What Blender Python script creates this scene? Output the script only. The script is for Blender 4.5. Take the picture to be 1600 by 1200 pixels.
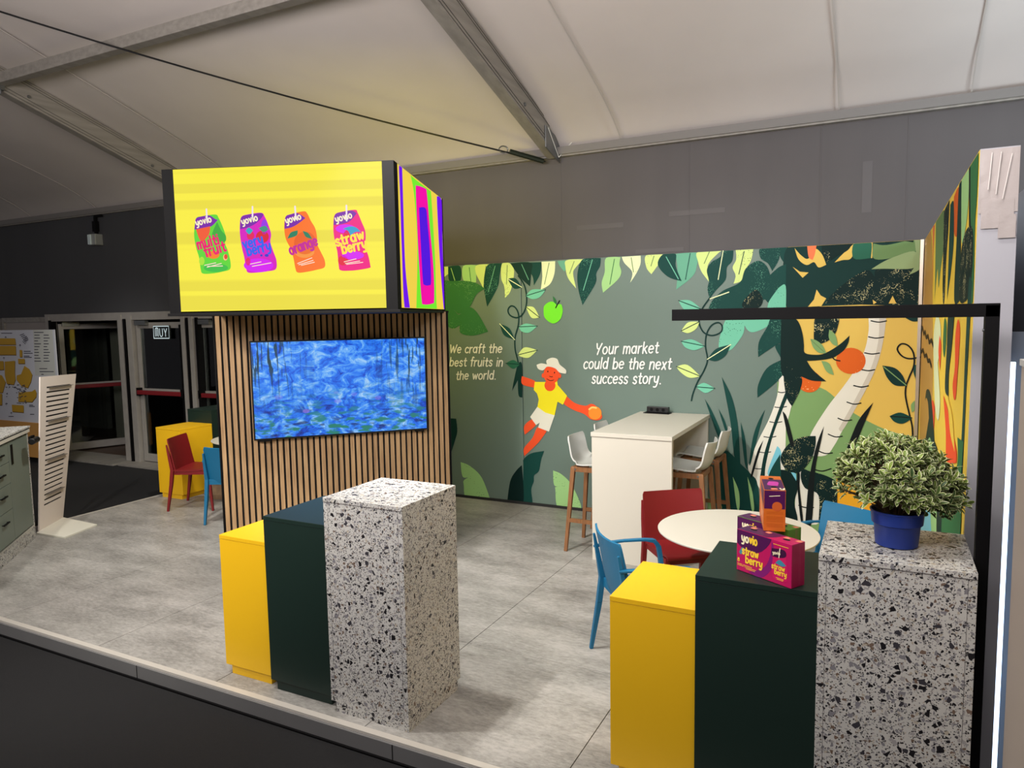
import bpy, bmesh, math, random
from mathutils import Vector, Matrix
random.seed(7)
for o in list(bpy.data.objects): bpy.data.objects.remove(o)
SC = bpy.context.scene
COL = SC.collection
R = math.radians
# ------------------------------------------------------------------ camera
EYE = Vector((0, 0, 2.08)); FPX = 1132.8
YAW, PITCH, ROLL = R(27.107), R(5.352), R(.997)
fwd = Vector((-math.sin(YAW)*math.cos(PITCH), math.cos(YAW)*math.cos(PITCH), -math.sin(PITCH)))
rgt = Vector((math.cos(YAW), math.sin(YAW), 0)); dwn = fwd.cross(rgt)
r2 = math.cos(ROLL)*rgt + math.sin(ROLL)*dwn; d2 = -math.sin(ROLL)*rgt + math.cos(ROLL)*dwn
cam = bpy.data.cameras.new('camera'); camo = bpy.data.objects.new('camera', cam); COL.objects.link(camo)
cam.sensor_width = 36; cam.lens = FPX/1600*36; cam.clip_end = 200
camo.matrix_world = Matrix(((r2.x, -d2.x, -fwd.x, EYE.x), (r2.y, -d2.y, -fwd.y, EYE.y), (r2.z, -d2.z, -fwd.z, EYE.z), (0, 0, 0, 1)))
SC.camera = camo
# ------------------------------------------------------------------ world, lamps, exposure
SC.view_settings.view_transform = 'Standard'; SC.view_settings.look = 'None'
SC.view_settings.gamma = 1; SC.view_settings.use_curve_mapping = False
SC.view_settings.exposure = -0.25
W = bpy.data.worlds.new('hall'); SC.world = W; W.use_nodes = True
W.node_tree.nodes['Background'].inputs[0].default_value = (.95, .93, 1.0, 1)
W.node_tree.nodes['Background'].inputs[1].default_value = .13

def spot(name, loc, tgt, power, col, ang=70, size=.12, blend=.5):
    l = bpy.data.lights.new(name, 'SPOT'); l.energy = power; l.color = col; l.spot_size = R(ang); l.spot_blend = blend; l.shadow_soft_size = size
    o = bpy.data.objects.new(name, l); COL.objects.link(o); o.location = loc
    o.rotation_euler = (Vector(tgt)-Vector(loc)).to_track_quat('-Z', 'Y').to_euler(); return o
def area(name, loc, tgt, power, col, sx, sy):
    l = bpy.data.lights.new(name, 'AREA'); l.energy = power; l.color = col; l.shape = 'RECTANGLE'; l.size = sx; l.size_y = sy
    o = bpy.data.objects.new(name, l); COL.objects.link(o); o.location = loc
    o.rotation_euler = (Vector(tgt)-Vector(loc)).to_track_quat('-Z', 'Y').to_euler(); return o
WARM = (1, .955, .85); NEUT = (1, .985, .93); COOL = (.82, .93, 1)
spot('spotlight', (-2.85, 3.3, 3.7), (-1.9, 5.8, .3), 360, NEUT, 100, .06)
spot('spotlight', (-3.35, 2.2, 4.6), (-2.2, 3.8, 0), 430, NEUT, 85, .05)
spot('spotlight', (-3.2, -2.5, 4.4), (-4.2, 4.9, .9), 520, WARM, 34, .15)
spot('spotlight', (-5.2, 1.2, 4.8), (-6.2, 4.2, 0), 480, NEUT, 80, .12)
spot('spotlight', (-5.4, 4.6, 3.9), (-7.3, 4.9, .4), 330, NEUT, 75, .1)  # extra spot added to brighten the brochure stand, far red chair and yellow plinth
spot('spotlight', (-9.3, 4.6, 3.9), (-10.6, 7.3, .5), 150, NEUT, 56, .15, .9)  # fill added to lift the door frames, not a lamp of the hall
spot('spotlight', (1.2, 3.6, 4.3), (-.9, 7.0, 1.2), 150, COOL, 95, .2)
spot('spotlight', (-.2, 2.4, 4.5), (-.7, 4.6, .4), 130, NEUT, 80, .12)
area('uplight', (1.6, 5.6, 2.9), (.6, 6.2, 4.4), 36, COOL, 1.6, .4)
area('hall_uplight', (-2.5, .2, 3.3), (-3.6, 4.6, 5.2), 400, (1, .93, .92), 6, 1.2)
area('hall_light', (-1.5, -4.5, 4.2), (-2.5, 4, 1.2), 22, (.98, .96, 1), 5, 1.5)

# ------------------------------------------------------------------ survey helpers: rays of the calibrated lens onto real planes
def ray(px, py): return r2*((px-800)/FPX) + d2*((py-600)/FPX) + fwd
def on_y(px, py, Y): d = ray(px, py); return EYE + d*(Y/d.y)
def on_x(px, py, X): d = ray(px, py); return EYE + d*(X/d.x)
def on_pl(px, py, P, n): d = ray(px, py); return EYE + d*((Vector(P)-EYE).dot(n)/d.dot(n))
FR = {'A': (680, 380, 4.2105), 'B': (1040, 370, 4.8), 'C': (1200, 370, 4.8), 'D': (1040, 580, 4.8), 'E': (1220, 560, 4.446),
      'F': (1420, 440, 3), 'G': (680, 600, 5.4536), 'H': (1420, 220, 3), 'K': (290, 310, 5.161), 'L': (230, 230, 3.2), 'P': (0, 0, 1)}
def fr(k, pts): x, y, s = FR[k]; return [(x+a/s, y+b/s) for a, b in pts]

# ------------------------------------------------------------------ materials
def lin(c):
    c = c/255.; return c/12.92 if c <= .04045 else ((c+.055)/1.055)**2.4
def rgb(r, g, b): return (lin(r), lin(g), lin(b), 1)
MATS = {}
def mat(name, col, rough=.5, metal=0, emit=0, noise=0, nscale=8, bump=0, bscale=60, spec=.5, aniso=None):
    if name in MATS: return MATS[name]
    m = bpy.data.materials.new(name); m.use_nodes = True; nt = m.node_tree; b = nt.nodes['Principled BSDF']
    b.inputs['Base Color'].default_value = col; b.inputs['Roughness'].default_value = rough; b.inputs['Metallic'].default_value = metal
    b.inputs['Specular IOR Level'].default_value = spec
    tc = nt.nodes.new('ShaderNodeTexCoord')
    if noise:
        n = nt.nodes.new('ShaderNodeTexNoise'); n.inputs['Scale'].default_value = nscale; n.inputs['Detail'].default_value = 6
        mp = nt.nodes.new('ShaderNodeMapping'); nt.links.new(tc.outputs['Object'], mp.inputs[0]); nt.links.new(mp.outputs[0], n.inputs['Vector'])
        if aniso: mp.inputs['Scale'].default_value = aniso
        r = nt.nodes.new('ShaderNodeMapRange'); r.inputs[1].default_value = .3; r.inputs[2].default_value = .7
        r.inputs[3].default_value = 1-noise; r.inputs[4].default_value = 1+noise
        x = nt.nodes.new('ShaderNodeVectorMath'); x.operation = 'SCALE'; x.inputs[0].default_value = col[:3]
        nt.links.new(n.outputs[0], r.inputs[0]); nt.links.new(r.outputs[0], x.inputs['Scale']); nt.links.new(x.outputs[0], b.inputs['Base Color'])
    if bump:
        n2 = nt.nodes.new('ShaderNodeTexNoise'); n2.inputs['Scale'].default_value = bscale; n2.inputs['Detail'].default_value = 4
        nt.links.new(tc.outputs['Object'], n2.inputs['Vector'])
        bp = nt.nodes.new('ShaderNodeBump'); bp.inputs['Strength'].default_value = bump; bp.inputs['Distance'].default_value = .01
        nt.links.new(n2.outputs[0], bp.inputs['Height']); nt.links.new(bp.outputs[0], b.inputs['Normal'])
    if emit:
        emit *= 1.19
        b.inputs['Emission Color'].default_value = col; b.inputs['Emission Strength'].default_value = emit
        b.inputs['Base Color'].default_value = (0.01, 0.01, 0.01, 1); b.inputs['Specular IOR Level'].default_value = 0; b.inputs['Roughness'].default_value = 1
    MATS[name] = m; return m
def N(nt, t, **k):
    n = nt.nodes.new(t)
    for a, v in k.items(): setattr(n, a, v)
    return n
def ramp(nt, fac, stops, interp='LINEAR'):
    r = N(nt, 'ShaderNodeValToRGB'); r.color_ramp.interpolation = interp
    e = r.color_ramp.elements
    while len(e) > 1: e.remove(e[-1])
    e[0].position = stops[0][0]; e[0].color = stops[0][1]
    for p, c in stops[1:]:
        q = e.new(p); q.color = c
    nt.links.new(fac, r.inputs[0]); return r.outputs[0]
def mix(nt, f, a, b):
    m = N(nt, 'ShaderNodeMix', data_type='RGBA')
    if isinstance(f, float): m.inputs[0].default_value = f
    else: nt.links.new(f, m.inputs[0])
    for s, v in ((6, a), (7, b)):
        if isinstance(v, tuple): m.inputs[s].default_value = v
        else: nt.links.new(v, m.inputs[s])
    return m.outputs[2]
def math_(nt, op, a, b=None):
    m = N(nt, 'ShaderNodeMath', operation=op)
    for i, v in enumerate((a, b)):
        if v is None: continue
        if isinstance(v, (int, float)): m.inputs[i].default_value = v
        else: nt.links.new(v, m.inputs[i])
    return m.outputs[0]
def terrazzo(name, base, dens=1.0, s=1.0):
    m = bpy.data.materials.new(name); m.use_nodes = True; nt = m.node_tree; b = nt.nodes['Principled BSDF']
    tc = N(nt, 'ShaderNodeTexCoord'); wn = N(nt, 'ShaderNodeTexNoise'); wn.inputs['Scale'].default_value = 30*s
    nt.links.new(tc.outputs['Object'], wn.inputs['Vector'])
    va = N(nt, 'ShaderNodeVectorMath', operation='MULTIPLY_ADD'); nt.links.new(wn.outputs['Color'], va.inputs[0]); va.inputs[1].default_value = (.016/s,)*3
    nt.links.new(tc.outputs['Object'], va.inputs[2])
    col = base
    for sc, frac, rad in ((170, .38, .09), (86, .30, .10), (47, .22, .11)):
        v = N(nt, 'ShaderNodeTexVoronoi'); v.inputs['Scale'].default_value = sc*s; nt.links.new(va.outputs[0], v.inputs['Vector'])
        ve = N(nt, 'ShaderNodeTexVoronoi', feature='DISTANCE_TO_EDGE'); ve.inputs['Scale'].default_value = sc*s; nt.links.new(va.outputs[0], ve.inputs['Vector'])
        sep = N(nt, 'ShaderNodeSeparateColor'); nt.links.new(v.outputs['Color'], sep.inputs[0])
        pick = math_(nt, 'LESS_THAN', sep.outputs[0], frac*dens)
        th_ = math_(nt, 'MULTIPLY_ADD', sep.outputs[2], .14); nt.nodes[-1].inputs[2].default_value = rad-.05
        inside = math_(nt, 'GREATER_THAN', ve.outputs['Distance'], th_)
        f = math_(nt, 'MULTIPLY', pick, inside)
        c = ramp(nt, sep.outputs[1], [(0, rgb(24, 22, 26)), (.36, rgb(58, 56, 62)), (.50, rgb(132, 130, 134)), (.68, rgb(166, 162, 160)), (.82, rgb(118, 98, 84)), (.92, rgb(184, 174, 156))], 'CONSTANT')
        col = mix(nt, f, col, c)
    nt.links.new(col, b.inputs['Base Color']); b.inputs['Roughness'].default_value = .42; return m
def speck(name, base, dot, thr=.30, scale=70, rough=.6, mscale=5.0):
    m = bpy.data.materials.new(name); m.use_nodes = True; nt = m.node_tree; b = nt.nodes['Principled BSDF']
    tc = N(nt, 'ShaderNodeTexCoord'); v = N(nt, 'ShaderNodeTexVoronoi'); v.inputs['Scale'].default_value = scale
    nt.links.new(tc.outputs['Object'], v.inputs['Vector'])
    n = N(nt, 'ShaderNodeTexNoise'); n.inputs['Scale'].default_value = mscale; nt.links.new(tc.outputs['Object'], n.inputs['Vector'])
    lim = N(nt, 'ShaderNodeMapRange'); lim.inputs[1].default_value = .40; lim.inputs[2].default_value = .62; lim.inputs[3].default_value = 0; lim.inputs[4].default_value = thr
    nt.links.new(n.outputs[0], lim.inputs[0])
    f = math_(nt, 'LESS_THAN', v.outputs['Distance'], lim.outputs[0])
    nt.links.new(mix(nt, f, base, dot), b.inputs['Base Color']); b.inputs['Roughness'].default_value = rough; b.inputs['Specular IOR Level'].default_value = .15; return m

M = {}
M['yellow'] = mat('yellow_lacquer', rgb(240, 188, 24), .45, bump=.02)
M['green'] = mat('dark_green_laminate', rgb(27, 44, 38), .42, spec=.35, bump=.02)
M['terr'] = terrazzo('terrazzo_laminate', rgb(202, 200, 193))
M['white'] = mat('white_laminate', rgb(206, 200, 186), .4)
M['whitep'] = mat('white_plastic', rgb(200, 200, 194), .38)
M['black'] = mat('black_metal', rgb(8, 7, 8), .6, spec=.15)
M['blackplain'] = mat('black_plastic', rgb(10, 10, 11), .35)
M['alu'] = mat('brushed_aluminium', rgb(158, 156, 148), .45, .2, noise=.10, nscale=9, aniso=(1, .15, 3))
M['alud'] = mat('weathered_aluminium', rgb(146, 141, 133), .5, .2, noise=.16, nscale=7, aniso=(2, .2, 3))
M['door'] = mat('door_aluminium', rgb(158, 153, 146), .45, .15, noise=.06, nscale=8)
M['steel'] = mat('galvanised_steel', rgb(130, 132, 132), .4, .8)
M['wood'] = mat('walnut_stool_wood', rgb(132, 88, 52), .5, noise=.22, nscale=30, aniso=(3, 3, .3))
M['red'] = mat('dark_red_plastic', rgb(122, 14, 18), .55, bump=.03)
M['blue'] = mat('petrol_blue_plastic', rgb(20, 106, 146), .5, bump=.03)
M['soil'] = mat('dark_soil', rgb(32, 24, 18), .9, bump=.6)
M['pot'] = mat('cobalt_blue_pot', rgb(22, 48, 128), .42)

def slatwood():
    m = bpy.data.materials.new('oak_slat'); m.use_nodes = True; nt = m.node_tree; b = nt.nodes['Principled BSDF']
    tc = N(nt, 'ShaderNodeTexCoord'); oi = N(nt, 'ShaderNodeObjectInfo')
    mp = N(nt, 'ShaderNodeMapping'); mp.inputs['Scale'].default_value = (28, 28, 1.3)
    nt.links.new(tc.outputs['Object'], mp.inputs[0])
    n = N(nt, 'ShaderNodeTexNoise'); n.noise_dimensions = '4D'; n.inputs['Scale'].default_value = 3; n.inputs['Detail'].default_value = 5
    nt.links.new(mp.outputs[0], n.inputs['Vector']); nt.links.new(math_(nt, 'MULTIPLY', oi.outputs['Random'], 40), n.inputs['W'])
    c = ramp(nt, n.outputs[0], [(.25, rgb(140, 106, 72)), (.5, rgb(172, 138, 98)), (.78, rgb(192, 158, 116))])
    h = N(nt, 'ShaderNodeHueSaturation'); nt.links.new(c, h.inputs['Color'])
    v = N(nt, 'ShaderNodeMapRange'); v.inputs[3].default_value = .88; v.inputs[4].default_value = 1.06
    nt.links.new(oi.outputs['Random'], v.inputs[0]); nt.links.new(v.outputs[0], h.inputs['Value'])
    nt.links.new(h.outputs[0], b.inputs['Base Color']); b.inputs['Roughness'].default_value = .55; return m
M['slat'] = slatwood()
def floormat():
    m = bpy.data.materials.new('concrete_look_vinyl'); m.use_nodes = True; nt = m.node_tree; b = nt.nodes['Principled BSDF']
    tc = N(nt, 'ShaderNodeTexCoord'); oi = N(nt, 'ShaderNodeObjectInfo')
    off = N(nt, 'ShaderNodeVectorMath', operation='MULTIPLY_ADD'); nt.links.new(oi.outputs['Location'], off.inputs[0]); off.inputs[1].default_value = (1, 1, 0)
    nt.links.new(tc.outputs['Object'], off.inputs[2])
    mp = N(nt, 'ShaderNodeMapping'); mp.inputs['Scale'].default_value = (1, 2.4, 1); mp.inputs['Rotation'].default_value = (0, 0, .25); nt.links.new(off.outputs[0], mp.inputs[0])
    n1 = N(nt, 'ShaderNodeTexNoise'); n1.inputs['Scale'].default_value = 1.6; n1.inputs['Detail'].default_value = 9; n1.inputs['Roughness'].default_value = .68
    nt.links.new(mp.outputs[0], n1.inputs['Vector'])
    n2 = N(nt, 'ShaderNodeTexNoise'); n2.inputs['Scale'].default_value = 22; n2.inputs['Detail'].default_value = 8; n2.inputs['Roughness'].default_value = .75; nt.links.new(mp.outputs[0], n2.inputs['Vector'])
    a = math_(nt, 'MULTIPLY', n2.outputs[0], .5); s = math_(nt, 'ADD', math_(nt, 'MULTIPLY', n1.outputs[0], .6), a)
    c = ramp(nt, s, [(.40, rgb(112, 109, 104)), (.53, rgb(148, 145, 139)), (.66, rgb(178, 174, 168))])
    nt.links.new(c, b.inputs['Base Color']); b.inputs['Roughness'].default_value = .42; return m
M['floor'] = floormat()
def glassmat(name, tint=(.9, .95, .93, 1), refl=.02):
    m = bpy.data.materials.new(name); m.use_nodes = True; nt = m.node_tree
    nt.nodes.remove(nt.nodes['Principled BSDF']); out = nt.nodes['Material Output']
    t = N(nt, 'ShaderNodeBsdfTransparent'); t.inputs[0].default_value = tint
    g = N(nt, 'ShaderNodeBsdfGlossy'); g.inputs['Roughness'].default_value = .02
    f = N(nt, 'ShaderNodeFresnel'); f.inputs[0].default_value = 1.5
    ms = N(nt, 'ShaderNodeMixShader'); nt.links.new(math_(nt, 'ADD', f.outputs[0], refl), ms.inputs[0]); nt.links.new(t.outputs[0], ms.inputs[1]); nt.links.new(g.outputs[0], ms.inputs[2])
    nt.links.new(ms.outputs[0], out.inputs[0]); return m
M['glass'] = glassmat('door_glass')

# ------------------------------------------------------------------ mesh helpers
class MB:
    def __init__(s): s.v = []; s.f = []; s.uv = None
    def add(s, vs, fs):
        k = len(s.v); s.v += [tuple(v) for v in vs]; s.f += [tuple(i+k for i in f) for f in fs]; return s
    def box(s, x0, x1, y0, y1, z0, z1):
        return s.add([(x0, y0, z0), (x1, y0, z0), (x1, y1, z0), (x0, y1, z0), (x0, y0, z1), (x1, y0, z1), (x1, y1, z1), (x0, y1, z1)],
                     [(3, 2, 1, 0), (4, 5, 6, 7), (0, 1, 5, 4), (1, 2, 6, 5), (2, 3, 7, 6), (3, 0, 4, 7)])
    def hexa(s, b, t): # b, t: four points each, counter-clockwise from above
        return s.add(list(b)+list(t), [(3, 2, 1, 0), (4, 5, 6, 7), (0, 1, 5, 4), (1, 2, 6, 5), (2, 3, 7, 6), (3, 0, 4, 7)])
    def bar(s, a, b, w, h=None, up=(0, 0, 1), w2=None, h2=None):
        a = Vector(a); b = Vector(b); h = h or w; w2 = w2 or w; h2 = h2 or h
        d = (b-a).normalized(); u = Vector(up)
        if abs(d.dot(u)) > .98: u = Vector((0, 1, 0))
        x = d.cross(u).normalized(); y = x.cross(d)
        q = lambda p, w, h: [p-x*w/2-y*h/2, p+x*w/2-y*h/2, p+x*w/2+y*h/2, p-x*w/2+y*h/2]
        return s.add(q(a, w, h)+q(b, w2, h2), [(3, 2, 1, 0), (4, 5, 6, 7), (0, 1, 5, 4), (1, 2, 6, 5), (2, 3, 7, 6), (3, 0, 4, 7)])
    def tube(s, pts, r, n=8, r2=None):
        pts = [Vector(p) for p in pts]; m = len(pts); rings = []
        for i, p in enumerate(pts):
            d = (pts[min(i+1, m-1)]-pts[max(i-1, 0)]).normalized(); u = Vector((0, 0, 1)) if abs(d.z) < .9 else Vector((1, 0, 0))
            x = d.cross(u).normalized(); y = x.cross(d); rr = r if r2 is None else r+(r2-r)*i/(m-1)
            rings.append([p+x*rr*math.cos(2*math.pi*k/n)+y*rr*math.sin(2*math.pi*k/n) for k in range(n)])
        vs = [v for g in rings for v in g]; fs = []
        for i in range(m-1):
            for k in range(n): fs.append((i*n+k, i*n+(k+1) % n, (i+1)*n+(k+1) % n, (i+1)*n+k))
        fs.append(tuple(range(n))[::-1]); fs.append(tuple(range((m-1)*n, m*n)))
        return s.add(vs, fs)
    def lathe(s, prof, c=(0, 0, 0), n=40):
        vs = []; fs = []; m = len(prof)
        for r, z in prof:
            for k in range(n): a = 2*math.pi*k/n; vs.append((c[0]+r*math.cos(a), c[1]+r*math.sin(a), c[2]+z))
        for i in range(m-1):
            for k in range(n): fs.append((i*n+k, i*n+(k+1) % n, (i+1)*n+(k+1) % n, (i+1)*n+k))
        fs.append(tuple(range(n))[::-1]); fs.append(tuple(range((m-1)*n, m*n)))
        return s.add(vs, fs)
    def build(s, name, m, parent=None, bevel=0, smooth=False, mw=None):
        me = bpy.data.meshes.new(name); me.from_pydata([tuple(v) for v in s.v], [], s.f); me.update()
        bm = bmesh.new(); bm.from_mesh(me); bmesh.ops.recalc_face_normals(bm, faces=bm.faces)
        if bevel: bmesh.ops.bevel(bm, geom=[e for e in bm.edges if len(e.link_faces) == 2 and e.calc_face_angle(0) > .6], offset=bevel, segments=2, affect='EDGES', profile=.6)
        bm.to_mesh(me); bm.free()
        if smooth:
            for p in me.polygons: p.use_smooth = True
            try: me.set_sharp_from_angle(angle=R(42))
            except Exception: pass
        me.materials.append(m); o = bpy.data.objects.new(name, me); COL.objects.link(o)
        if parent is not None: o.parent = parent
        if mw is not None: o.matrix_world = mw
        return o
def tag(o, label=None, cat=None, group=None, kind=None):
    if label: o['label'] = label
    if cat: o['category'] = cat
    if group: o['group'] = group
    if kind: o['kind'] = kind
    return o
def thing(name, loc=(0, 0, 0), rz=0, label=None, cat=None, group=None, kind=None):
    o = bpy.data.objects.new(name, None); COL.objects.link(o); o.location = loc; o.rotation_euler = (0, 0, rz); o.empty_display_size = .1
    return tag(o, label, cat, group, kind)
def copy_tree(o, parent=None):
    c = o.copy(); COL.objects.link(c)
    if parent is not None: c.parent = parent; c.matrix_parent_inverse = o.matrix_parent_inverse
    for ch in list(o.children): copy_tree(ch, c)
    return c
def placed(src, loc, rz, label, group=None):
    c = copy_tree(src); c.location = loc; c.rotation_euler = (0, 0, rz); c['label'] = label
    if group: c['group'] = group
    return c
def smooth_closed(pts, n=5, closed=True):
    P = [Vector((a, b, 0)) for a, b in pts]; m = len(P); sharp = []
    for i in range(m):
        if not closed and i in (0, m-1): sharp.append(True); continue
        a = P[i-1]-P[i]; b = P[(i+1) % m]-P[i]
        sharp.append(a.length < 1e-6 or b.length < 1e-6 or a.angle(b) < R(88))
    out = []
    for i in range(m if closed else m-1):
        p1, p2 = P[i], P[(i+1) % m]
        p0 = p1 if sharp[i] else P[i-1]; p3 = p2 if sharp[(i+1) % m] else P[(i+2) % m]
        for k in range(n):
            t = k/n; t2 = t*t; t3 = t2*t
            q = .5*((2*p1)+(p2-p0)*t+(2*p0-5*p1+4*p2-p3)*t2+(3*p1-p0-3*p2+p3)*t3); out.append((q.x, q.y))
    if not closed: out.append((P[-1].x, P[-1].y))
    return out
def ribbon(pts, w, w2=None, caps=True):
    """flat stroke of constant or tapering width in 2d -> verts, faces"""
    vs = []; fs = []; m = len(pts); w2 = w if w2 is None else w2
    P = [Vector(p) for p in pts]
    for i, p in enumerate(P):
        d = P[min(i+1, m-1)]-P[max(i-1, 0)]
        d = d.normalized() if d.length > 1e-9 else Vector((1, 0)); n = Vector((-d.y, d.x)); r = (w+(w2-w)*i/max(1, m-1))/2
        vs += [p+n*r, p-n*r]
    for i in range(m-1): fs.append((2*i, 2*i+1, 2*i+3, 2*i+2))
    if caps:
        for e, r in ((0, w/2), (m-1, w2/2)):
            k = len(vs); vs += [P[e]+Vector((math.cos(a*math.pi/5), math.sin(a*math.pi/5)))*r for a in range(10)]; fs.append(tuple(range(k, k+10)))
    return vs, fs
class Plane:
    """a printed surface: maps a photo measurement or local (u, v) to a point on the real plane, a hair in front of it"""
    def __init__(s, P, n, u, v=Vector((0, 0, 1))): s.P = Vector(P); s.n = Vector(n).normalized(); s.u = Vector(u).normalized(); s.v = v; s.k = 0
    def px(s, x, y): q = on_pl(x, y, s.P, s.n)-s.P; return (q.dot(s.u), q.dot(s.v))
    def pt(s, a, b, h): return s.P+s.u*a+s.v*b+s.n*h
    def flat(s, name, shapes, m, parent, h):
        """shapes: list of (verts2d, faces) in local (u,v)"""
        mb = MB()
        for j_, (vs, fs) in enumerate(shapes): mb.add([s.pt(a, b, h+(j_ % 4)*.00022*(len(shapes) > 1)+(i_*2.5e-6 if len(fs) > 1 else 0)) for i_, (a, b) in enumerate(vs)], fs)
        me = bpy.data.meshes.new(name); me.from_pydata(mb.v, [], mb.f); me.update(); me.materials.append(m)
        # make the faces look outwards
        bm = bmesh.new(); bm.from_mesh(me)
        for f in bm.faces:
            f.normal_update()
            if f.normal.dot(s.n) < 0: f.normal_flip()
        bm.to_mesh(me); bm.free()
        o = bpy.data.objects.new(name, me); COL.objects.link(o)
        if parent is not None:
            o.parent = parent; o.matrix_parent_inverse = parent.matrix_basis.inverted()
        return o
    clip = None; tilt = 0
    def poly(s, name, k, pts, m, parent, h, sm=True, n=5):
        q = [s.px(*p) for p in fr(k, pts)]
        if sm: q = smooth_closed(q, n)
        if s.clip: a, b, c, d = s.clip; q = [(min(b, max(a, x)), min(d+s.tilt*x, max(c, y))) for x, y in q]
        return s.flat(name, [(q, [tuple(range(len(q)))])], m, parent, h)
    def line(s, name, k, lines, w, m, parent, h, w2=None, sm=True):
        sh = []
        for l in lines:
            q = [s.px(*p) for p in fr(k, l)]
            if sm and len(q) > 2: q = smooth_closed(q, 5, False)
            sh.append(ribbon(q, w, w2))
        return s.flat(name, sh, m, parent, h)
    def ell(s, name, k, c, rx, ry, m, parent, h, n=28):
        pts = [(c[0]+rx*math.cos(2*math.pi*i/n), c[1]+ry*math.sin(2*math.pi*i/n)) for i in range(n)]
        return s.poly(name, k, pts, m, parent, h, sm=False)
# ------------------------------------------------------------------ a small single-stroke alphabet
def arc(cx, cy, rx, ry, a0, a1, n=10): return [(cx+rx*math.cos(R(a0+(a1-a0)*i/n)), cy+ry*math.sin(R(a0+(a1-a0)*i/n))) for i in range(n+1)]
O = arc(.42, .5, .42, .5, 60, 420, 18)
GL = {
 'a': (.95, [arc(.40, .5, .40, .5, 40, 400, 16), [(.82, 1), (.82, 0)]]), 'b': (.95, [[(.05, 1.55), (.05, 0)], arc(.45, .5, .40, .5, 150, -180, 16)]),
 'c': (.78, [arc(.42, .5, .42, .5, 45, 315, 12)]), 'd': (.95, [arc(.40, .5, .40, .5, 40, 400, 16), [(.82, 1.55), (.82, 0)]]),
 'e': (.88, [[(.04, .5), (.80, .55)]+arc(.42, .5, .42, .5, 15, 315, 14)]), 'f': (.6, [[(.62, 1.5), (.42, 1.6), (.28, 1.35), (.26, .6), (.25, -.05)], [(.02, .98), (.56, .98)]]),
 'g': (.95, [arc(.40, .5, .40, .5, 40, 400, 16), [(.82, 1), (.82, -.2), (.6, -.5), (.15, -.42)]]), 'h': (.9, [[(.05, 1.55), (.05, 0)], [(.05, .6), (.25, .95), (.55, 1), (.76, .8), (.78, 0)]]),
 'i': (.22, [[(.08, 1), (.08, 0)], [(.08, 1.42), (.085, 1.45)]]), 'k': (.85, [[(.05, 1.55), (.05, 0)], [(.68, 1), (.08, .42)], [(.28, .58), (.75, 0)]]),
 'l': (.25, [[(.08, 1.55), (.08, 0)]]), 'm': (1.35, [[(.05, 1), (.05, 0)], [(.05, .6), (.2, .95), (.45, .98), (.62, .75), (.63, 0)], [(.63, .6), (.8, .95), (1.03, .98), (1.2, .75), (1.22, 0)]]),
 'n': (.9, [[(.05, 1), (.05, 0)], [(.05, .6), (.25, .95), (.55, 1), (.76, .8), (.78, 0)]]), 'o': (.92, [O]), 'p': (.95, [[(.05, 1), (.05, -.5)], arc(.45, .5, .40, .5, 150, -180, 16)]),
 'r': (.62, [[(.05, 1), (.05, 0)], [(.05, .55), (.2, .88), (.55, 1)]]), 's': (.75, [[(.66, .85), (.4, 1.02), (.1, .85), (.18, .58), (.5, .45), (.66, .2), (.4, -.02), (.04, .14)]]),
 't': (.65, [[(.3, 1.42), (.28, .25), (.42, 0), (.62, .06)], [(.02, .98), (.6, .98)]]), 'u': (.92, [[(.05, 1), (.05, .35), (.2, .02), (.52, .02), (.78, .4)], [(.8, 1), (.8, 0)]]),
 'v': (.82, [[(.03, 1), (.38, .02), (.74, 1)]]), 'w': (1.2, [[(.03, 1), (.3, .02), (.58, .9), (.85, .02), (1.12, 1)]]), 'x': (.8, [[(.05, 1), (.7, 0)], [(.7, 1), (.03, 0)]]),
 'y': (.88, [[(.05, 1), (.12, .4), (.35, .2), (.6, .3), (.76, .7)], [(.8, 1), (.72, .1), (.5, -.42), (.1, -.45)]]),
 'W': (1.6, [[(.03, 1.5), (.35, .02), (.78, 1.3), (1.1, .02), (1.55, 1.5)]]), 'Y': (1.1, [[(.03, 1.5), (.2, .85), (.55, .75)], [(1.0, 1.5), (.6, .7), (.35, -.05)]]), 'U': (1.05, [[(.05, 1.5), (.05, .4), (.3, 0), (.65, 0), (.9, .4), (.9, 1.5)]]),
 'A': (1.05, [[(.05, 0), (.05, 1.5), (.9, 1.5), (.9, 0)], [(.48, 1.5), (.48, .1)]]), 'V': (1.0, [[(.03, 1.5), (.45, .65), (.9, 1.5)], [(.45, .65), (.45, 0)]]),
 '.': (.3, [[(.1, .02), (.11, .05)]]), '8': (.85, [arc(.4, 1.1, .3, .33, 90, 450, 12)+arc(.4, .38, .38, .4, 90, -270, 14)]), '4': (.8, [[(.6, 0), (.6, 1.5), (.05, .5), (.8, .5)]]), '0': (.9, [arc(.4, .75, .38, .75, 90, 450, 16)]),
}
def text_shapes(txt, x0, y0, size, w, slant=0, rot=0, track=.22, fit=None, bounce=0):
    """strokes of a line of lettering; size = x-height; returns shapes and width"""
    x = 0; sh = []; raw = []
    for c in txt:
        if c == ' ': x += .75; continue
        adv, st = GL[c]; dy = random.uniform(-bounce, bounce)
        for l in st: raw.append([((x+a+slant*b), b+dy) for a, b in l])
        x += adv+track
    sx = (fit/((x-track)*size)) if fit else 1
    ca, sa = math.cos(rot), math.sin(rot)
    for l in raw:
        q = [(a*size*sx, b*size) for a, b in l]; q = [(x0+a*ca-b*sa, y0+a*sa+b*ca) for a, b in q]
        if 2 < len(q) < 9: q = smooth_closed(q, 5, False)
        sh.append(ribbon(q, w))
    return sh

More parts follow.
